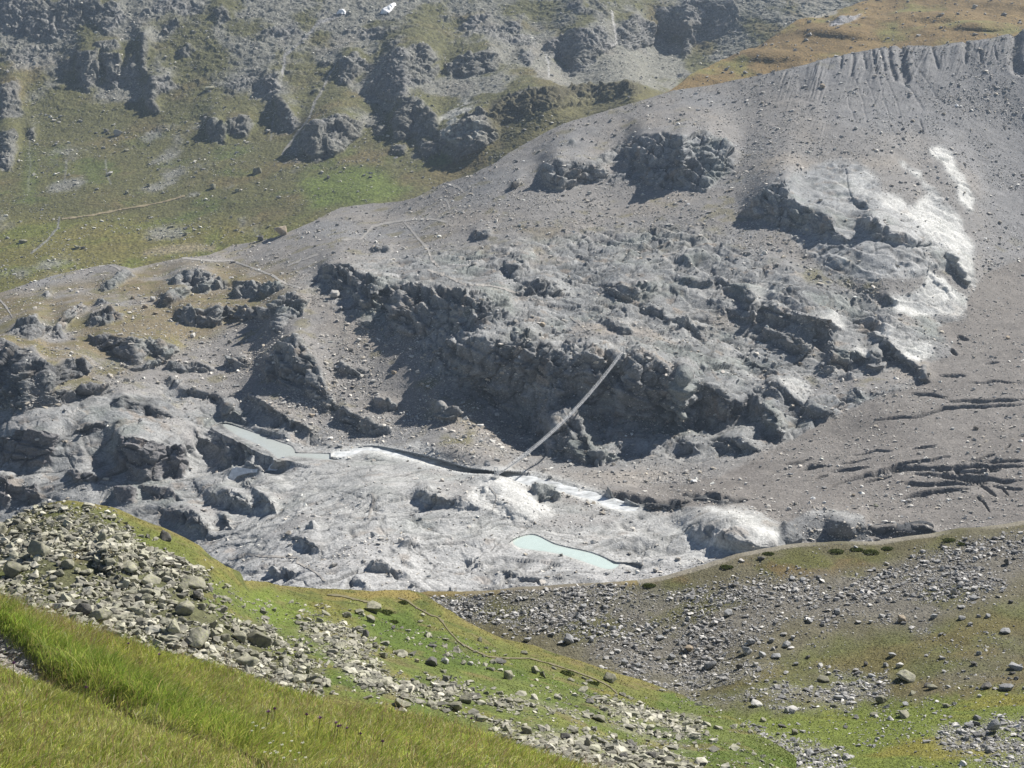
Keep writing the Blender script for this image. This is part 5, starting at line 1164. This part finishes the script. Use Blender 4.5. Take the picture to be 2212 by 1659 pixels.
# =================================================================== suspension bridge
steel = plain_mat('galvanised_steel', [.50, .52, .54], .45, .5, .12, .8)
wire = plain_mat('steel_wire', [.46, .48, .50], .5, .4, .1, .6)
plank = plain_mat('weathered_planks', [.15, .15, .155], .85, 0, .2, 3)
concrete = plain_mat('grey_concrete', [.40, .40, .39], .9, 0, .12, 2)
A0, _ = MAIN.at(1072, 1031); B0, _ = MAIN.at(1337, 777)
A0 = Vector(A0) + Vector((0, 0, .7)); B0 = Vector(B0) + Vector((0, -.4, .7))
def merge(parts):
    V = []; F = []; o = 0
    for v, f in parts:
        V.append(v); F.append(np.asarray(f) + o); o += len(v)
    return np.concatenate(V), np.concatenate(F)
BOXF = np.array([[0, 1, 3, 2], [4, 6, 7, 5], [0, 4, 5, 1], [2, 3, 7, 6], [0, 2, 6, 4], [1, 5, 7, 3]])
def obox(c, ax, ay, az):
    c = np.array(c); return np.array([c + i * np.array(ax) + j * np.array(ay) + k * np.array(az) for i in (-1, 1) for j in (-1, 1) for k in (-1, 1)]), BOXF
def tube(P, r, n=6):
    P = np.array(P); t = np.gradient(P, axis=0); t /= np.linalg.norm(t, axis=1, keepdims=True)
    s = np.cross(t, [0, 0, 1]); nn = np.linalg.norm(s, axis=1, keepdims=True); s = np.where(nn < 1e-3, [1, 0, 0], s / (nn + 1e-9)); u = np.cross(s, t)
    an = np.arange(n) * 2 * math.pi / n
    V = P[:, None] + r * (np.cos(an)[None, :, None] * s[:, None] + np.sin(an)[None, :, None] * u[:, None])
    i = np.arange(len(P) * n).reshape(len(P), n); j = np.roll(i, -1, 1)
    return V.reshape(-1, 3), np.stack([i[:-1], j[:-1], j[1:], i[1:]], -1).reshape(-1, 4)
root = bpy.data.objects.new('suspension_bridge', None); COL.objects.link(root); root.location = A0
tag(root, 'long slender steel footbridge sagging across the gorge from pale rock to dark cliff', 'suspension bridge')
d = (B0 - A0); hd = Vector((d.x, d.y, 0)).normalized(); sdv = Vector((hd.y, -hd.x, 0))
SAG = 4.4
def curve(off, h, n=90, sag=SAG):
    return [np.array(d * t + sdv * off + Vector((0, 0, h - 4 * sag * t * (1 - t)))) for t in np.linspace(0, 1, n)]
def bpart(name, parts, mat, parent=root):
    v, f = merge(parts); return mesh_obj(name, v, f, mat, None, False, parent)
n = 420; ctr = curve(0, 0, n)
dk = []
for i in range(n - 1):
    t = ctr[i + 1] - ctr[i]; l = np.linalg.norm(t); t = t / l; nn = np.cross(np.array(sdv), t)
    dk.append(obox((ctr[i] + ctr[i + 1]) / 2, t * l * .44, np.array(sdv) * .26, nn * .025))
bpart('walkway', dk, plank)
for off in (-.32, .32):
    bpart('carrying_cable', [tube(curve(off, -.05), .05)], wire)
    rail = bpart('handrail_cable', [tube(curve(off * 1.08, .82), .05)], wire)
    hs = []
    for a, b in zip(curve(off * 1.08, .82, 90), curve(off, -.03, 90)): hs.append(tube([a, b], .012, 4))
    for hh in (.28, .55): hs.append(tube(curve(off * 1.05, hh), .011, 4))
    bpart('side_net', hs, wire)
for e, sgn in ((Vector((0, 0, 0)), -1), (d, 1)):
    base = np.array(e)
    for off in (-.55, .55):
        post = bpart('post', [obox(base + np.array(sdv) * off + np.array(hd) * sgn * .15 + (0, 0, .95), np.array(hd) * .09, np.array(sdv) * .09, (0, 0, 1.75))], steel)
    bpart('crossbar', [obox(base + np.array(hd) * sgn * .15 + (0, 0, 2.62), np.array(hd) * .07, np.array(sdv) * .46, (0, 0, .07))], steel)
    bpart('anchor_block', [obox(base + np.array(hd) * sgn * 1.0 + (0, 0, -1.05), np.array(hd) * 1.0, np.array(sdv) * 1.1, (0, 0, .95))], concrete)
    for off in (-.60, .60):
        a = base + np.array(sdv) * off + np.array(hd) * sgn * .15 + (0, 0, 2.5)
        bpart('stay_cable', [tube([a, base + np.array(sdv) * off * 1.3 + np.array(hd) * sgn * 4.5 + (0, 0, -1.2)], .03)], wire)

# =================================================================== grass
def grass_mat(name, trans):
    m = bpy.data.materials.new(name); m.use_nodes = True
    t = m.node_tree; N = t.nodes; L = t.links
    b = N['Principled BSDF']; b.inputs['Roughness'].default_value = .6; b.inputs['Specular IOR Level'].default_value = .2
    at = N.new('ShaderNodeAttribute'); at.attribute_name = 'albedo'
    geo = N.new('ShaderNodeNewGeometry'); nz = N.new('ShaderNodeTexNoise'); nz.inputs['Scale'].default_value = 9
    L.new(geo.outputs['Position'], nz.inputs['Vector'])
    mr = N.new('ShaderNodeMapRange'); mr.inputs[3].default_value = .75; mr.inputs[4].default_value = 1.25; L.new(nz.outputs['Fac'], mr.inputs[0])
    vs = N.new('ShaderNodeVectorMath'); vs.operation = 'SCALE'; L.new(at.outputs['Color'], vs.inputs[0]); L.new(mr.outputs[0], vs.inputs['Scale'])
    L.new(vs.outputs[0], b.inputs['Base Color'])
    tl = N.new('ShaderNodeBsdfTranslucent'); L.new(vs.outputs[0], tl.inputs['Color'])
    mx = N.new('ShaderNodeMixShader'); mx.inputs[0].default_value = trans
    L.new(b.outputs[0], mx.inputs[1]); L.new(tl.outputs[0], mx.inputs[2]); L.new(mx.outputs[0], N['Material Output'].inputs[0])
    return m
mat_grass = grass_mat('grass_blades', .45)
def blades(name, P, H, W, lean, cols, seed, segs=3):
    g = np.random.default_rng(seed); n = len(P)
    an = g.uniform(0, 2 * math.pi, n); face = np.stack([np.cos(an), np.sin(an), 0 * an], -1)
    cl = np.stack([perlin(P / .55, 71), perlin(P / .55, 72), 0 * an], -1)
    dr = np.asarray(lean) * (.7 + .5 * perlin(P / 2.0, 73))[:, None] + .8 * cl + g.normal(0, .36, (n, 3)) * (1, 1, 0); dr[:, 2] = 0
    V = np.zeros((n, 2 * segs + 1, 3)); C = np.zeros((n, 2 * segs + 1, 3))
    for k in range(segs + 1):
        t = k / segs
        c = P + np.array([0, 0, 1.0]) * (H * t * (1 - .22 * t))[:, None] + dr * (H * t ** 1.8)[:, None]
        wd = W * (1 - t) ** .7 * (.75 + .5 * t)
        cc = cols * (.85 + .3 * t)
        if k < segs:
            V[:, 2 * k] = c - face * wd[:, None] / 2; V[:, 2 * k + 1] = c + face * wd[:, None] / 2
            C[:, 2 * k] = C[:, 2 * k + 1] = cc
        else: V[:, 2 * k] = c; C[:, 2 * k] = cc
    m = 2 * segs + 1
    tri = []
    for k in range(segs - 1): a = 2 * k; tri += [[a, a + 1, a + 3], [a, a + 3, a + 2]]
    tri.append([2 * segs - 2, 2 * segs - 1, 2 * segs])
    F = (np.array(tri)[None] + (np.arange(n) * m)[:, None, None]).reshape(-1, 3)
    return mesh_obj(name, V.reshape(-1, 3), F, mat_grass, np.clip(C.reshape(-1, 3), .004, .8), True, kind='stuff')
def sample(sheet, n, wgt, seed, area=True):
    g = np.random.default_rng(seed)
    w = np.clip(wgt, 0, None)
    if area:
        a = np.linalg.norm(np.cross(np.gradient(sheet.P, axis=0), np.gradient(sheet.P, axis=1)), axis=-1); w = w * a
    w = w.ravel() / w.sum()
    j, i = np.divmod(g.choice(w.size, n, p=w), sheet.nu)
    x = np.clip(i + g.random(n) - .5, 0, sheet.nu - 1.01); y = np.clip(j + g.random(n) - .5, 0, sheet.nv - 1.01)
    i = x.astype(int); j = y.astype(int); a = (x - i)[:, None]; b = (y - j)[:, None]
    def q(A):
        A = A if A.ndim == 3 else A[..., None]
        return (A[j, i] * (1 - a) + A[j, i + 1] * a) * (1 - b) + (A[j + 1, i] * (1 - a) + A[j + 1, i + 1] * a) * b
    return q(sheet.P), q
NB = 150000
lush = sstep(6, 22, FG_above) * sstep(95, 40, FG_above + .4 * FG.wv) * sstep(760, 300, FG.U)
seedy = sstep(70, 5, FG.V - FG.vt[None]) * sstep(330, 120, FG.U)
P, q = sample(FG, NB, np.clip(sstep(.75, 1.25, FG_td / FG_tw) + .06, 0, 1) * (FG.V < 1720) * (.5 + .5 * sstep(-.4, .1, fbm(FG.P, 2.2, 3, 501))), 21)
lu, se = q(lush)[:, 0], q(seedy)[:, 0]
g = np.random.default_rng(22)
n1, n2, n3 = fbm(P, 2.6, 3, 503), fbm(P, 1.1, 3, 504), fbm(P, 4.5, 3, 505)
pal = np.array([[.33, .42, .075], [.49, .50, .13], [.21, .32, .05], [.64, .58, .26], [.76, .68, .43], [.52, .36, .20]])
sc = np.stack([.6 + .6 * n2 + .6 * lu, .75 + 1.2 * n1, .25 + 1.1 * lu + .7 * n3, .33 - .9 * n1 - .25 * lu, .13 - .12 * lu + .3 * se + .2 * n3, .05 + .35 * se + .25 * np.clip(n3, 0, 1)], -1)
sc = np.clip(sc, .01, None) ** 1.3; sc /= sc.sum(1, keepdims=True)
pick = (g.random(NB)[:, None] > np.cumsum(sc, 1)).sum(1).clip(0, 5)
cols = pal[pick] * (g.uniform(.6, 1.35, NB) * (1 + .5 * fbm(P, .5, 2, 507)))[:, None]
H = g.gamma(7, 1 / 7, NB) * (.135 + .10 * n1 + .15 * lu + .10 * se)
H *= np.clip(.35 + .65 * sstep(.8, 2.0, q(FG_td / FG_tw)[:, 0]), 0, 1)
blades('grass', P, H, g.uniform(.010, .018, NB), np.array([.5, -.15, 0]), cols, 23)
# seed heads: thin reddish stalks along the brow
ns = 9000
P, q = sample(FG, ns, seedy * (FG_td / FG_tw > 1.2) + .22 * (FG.V < 1700) * (FG_td / FG_tw > 1.4), 24)
cols = np.array([[.30, .17, .115], [.33, .22, .15], [.36, .29, .15]])[g.integers(0, 3, ns)] * g.uniform(.8, 1.2, ns)[:, None]
blades('seed_heads', P, g.uniform(.3, .58, ns), g.uniform(.006, .009, ns), np.array([.5, -.1, 0]), cols, 25)
# short turf tufts on the spur and the hollow
for sh, wgt, nt_, nm in ((SPUR, np.clip(1 - SPUR_field * .85, .05, 1) * np.clip(1 - .7 * SPUR_rub, .1, 1) * (.4 + np.clip(fbm(SPUR.P, 4, 3, 506) + .3, 0, 1)), 40000, 'spur_turf'), (RIDGE, np.clip(.8 * RIDGE_bright + .35 * RIDGE_lower, 0, 1) * np.clip(1 - RIDGE_rub, .1, 1) + .06, 30000, 'hollow_turf')):
    P, q = sample(sh, nt_, wgt, 27, area=False)
    g = np.random.default_rng(28)
    cols = q(sh.C) * g.uniform(1.0, 1.6, nt_)[:, None]
    dist = P[:, 1] / 100
    blades(nm, P, g.uniform(.05, .12, nt_) * dist, g.uniform(.05, .10, nt_) * dist, np.array([.3, -.1, 0]), cols, 29, segs=2)

# =================================================================== small plants one can tell apart
mat_leaf = grass_mat('shrub_leaves', .3)
def shrub(sheet, u, v, w, label):
    P, N = sheet.at(u, v); s = w / FU * P[1] * .5
    g = np.random.default_rng(int(u * 7 + v)); n = 420
    th = g.uniform(0, 2 * math.pi, n); rr = np.sqrt(g.random(n)); ph = g.random(n) ** .6
    c = np.stack([rr * np.cos(th) * s, rr * np.sin(th) * s * .8, ph * s * .3 * np.sqrt(np.clip(1.05 - rr ** 2, 0, 1))], -1)
    c *= (1 + .35 * fbm(c / s, .6, 3, int(u)))[:, None]
    a = g.normal(0, 1, (n, 3)); a /= np.linalg.norm(a, axis=1, keepdims=True); b = np.cross(a, g.normal(0, 1, (n, 3))); b /= np.linalg.norm(b, axis=1, keepdims=True)
    l = .11 * s ** .5 * g.uniform(.7, 1.3, n)[:, None]
    V = np.stack([c - a * l, c + b * l * .5, c + a * l, c - b * l * .5], 1).reshape(-1, 3)
    F = np.arange(4 * n).reshape(n, 4)
    col = np.array([.085, .105, .028]) * g.uniform(.7, 1.6, n)[:, None]
    o = bpy.data.objects.new('shrub', None)
    o = mesh_obj('shrub', V, F, mat_leaf, np.repeat(col, 4, 0), True)
    st = [tube([np.array([0, 0, -.2 * s]), np.array([.3 * s * math.cos(k), .3 * s * math.sin(k), .25 * s])], .03 * s, 5) for k in (0, 2, 4)]
    v_, f_ = merge(st)
    mesh_obj('stem', v_, f_, plain_mat('shrub_bark', [.1, .08, .05], .9, 0, .2, 6), None, False, o)
    o.location = P
    tag(o, label, 'shrub', 'low shrubs along the ridge')
for u, v, w, lb in [(1806, 1192, 34, 'dark green shrub mat just under the crest, left of the grey crest stone'), (1850, 1188, 30, 'dark green shrub under the crest, close beside the grey crest stone'), (1880, 1194, 40, 'widest dark shrub mat under the right ridge crest'), (1917, 1186, 28, 'small dark shrub under the crest, right end of the crest shrub row'),
                    (2052, 1168, 30, 'lone green shrub under the right ridge crest near the dark stone'), (2080, 1176, 24, 'small green shrub low under the crest, right of the lone one'), (1402, 1266, 30, 'bright green shrub on the crest directly below the turquoise lake'),
                    (1660, 1197, 26, 'olive shrub where the ridge crest begins to climb'), (1570, 1226, 30, 'olive brown shrub at the crest, near the dark crest slab'), (870, 1303, 26, 'dark green cushion shrub at the bend of the spur trail'),
                    (830, 1325, 40, 'dark shrub patch right of the big perched boulder on the spur'), (848, 1345, 26, 'lower dark shrub beneath the patch beside the perched boulder'), (1222, 1457, 40, 'dark green shrub beside the stacked blocks in the hollow'), (1280, 1478, 30, 'green shrub patch in the hollow, below the spur trail')]:
    shrub(RIDGE if u > 1380 and u != 1402 or u == 1402 else SPUR, u, v, w, lb)
mat_purple = plain_mat('purple_petals', [.26, .12, .27], .7, 0, .2, 30)
mat_white = plain_mat('white_petals', [.80, .79, .72], .7, 0, .08, 30)
mat_stem = plain_mat('flower_stem', [.12, .16, .03], .7, 0, .2, 20)
def flower(kind, loc=None):
    v, f = tube([(0, 0, 0), (.02, 0, .17), (.05, -.01, .33)], .006, 5)
    o = mesh_obj(kind, v, f, mat_stem, None, True)
    bm = bmesh.new()
    if kind == 'thistle_flower':
        for k in range(60):
            th = random.uniform(0, 6.28); ph = random.uniform(.1, 1.4); r = .042
            c = Vector((math.cos(th) * math.sin(ph), math.sin(th) * math.sin(ph), math.cos(ph)))
            s = c.orthogonal().normalized() * .007
            b = Vector((.05, -.01, .34)); bm.faces.new([bm.verts.new(b - s), bm.verts.new(b + s), bm.verts.new(b + c * r * random.uniform(.8, 1.2))])
    else:
        for k in range(14):
            a = k * 2.4; r = .010 * math.sqrt(k) ; c = Vector((.05 + r * math.cos(a) * 1.4, -.01 + r * math.sin(a) * 1.4, .335 + random.uniform(-.008, .008)))
            ring = [bm.verts.new(c + Vector((math.cos(j * 1.047) * .011, math.sin(j * 1.047) * .011, random.uniform(-.003, .003)))) for j in range(6)]
            bm.faces.new(ring)
    me = bpy.data.meshes.new('flower_head'); bm.to_mesh(me); bm.free(); me.materials.append(mat_purple if kind == 'thistle_flower' else mat_white)
    h = bpy.data.objects.new('flower_head', me); COL.objects.link(h); h.parent = o
    return o
def plant_flowers(kind, spots, label, group):
    proto = flower(kind); hd_ = proto.children[0]
    for k, (u, v) in enumerate(spots):
        o = proto if k == 0 else proto.copy()
        if k:
            COL.objects.link(o); h = hd_.copy(); COL.objects.link(h); h.parent = o
        o.location = FG.at(u, v + 14)[0]; o.rotation_euler = (0, 0, random.uniform(-.6, .6)); sc_ = random.uniform(.8, 1.2) * (1.0 if kind == 'thistle_flower' else .42); o.scale = (sc_, sc_, sc_ * (1.0 if kind == 'thistle_flower' else 1.5))
        tag(o, label, 'flower', group)
plant_flowers('thistle_flower', [tuple(x) for x in tr(7, '75,1140 495,1265 740,990 920,1050 1595,1390 1550,1430 1850,1470 1945,1480 1975,1475 1960,1500 1780,1430')] + [tuple(x) for x in tr(8, '100,1535 20,1490 230,1580 745,1440')], 'small purple flower head on a thin stem in the foreground grass', 'purple flowers in the foreground grass')
plant_flowers('yarrow', [tuple(x) for x in tr(7, '1470,1440 1490,1460 1530,1475 1560,1425 1465,1475 1570,1560 1590,1530 1640,1570 1650,1500 1700,1540 1780,1640 1740,1600 1610,1620 1690,1590 1760,1560 1600,1590 1720,1640 1540,1600 1575,1610 1650,1640')], 'small white flower cluster among the foreground grass', 'white flowers in the foreground grass')

# =================================================================== haze
hv = bpy.data.materials.new('haze_air'); hv.use_nodes = True
N = hv.node_tree.nodes; N.remove(N['Principled BSDF'])
pv = N.new('ShaderNodeVolumePrincipled'); pv.inputs['Density'].default_value = .00009; pv.inputs['Color'].default_value = (.62, .78, 1, 1); pv.inputs['Anisotropy'].default_value = .25
hv.node_tree.links.new(pv.outputs[0], N['Material Output'].inputs['Volume'])
bv, bf_ = obox((0, 830, -80), (900, 0, 0), (0, 900, 0), (0, 0, 230))
hz = mesh_obj('haze', bv, bf_, hv, None, False, kind='stuff')
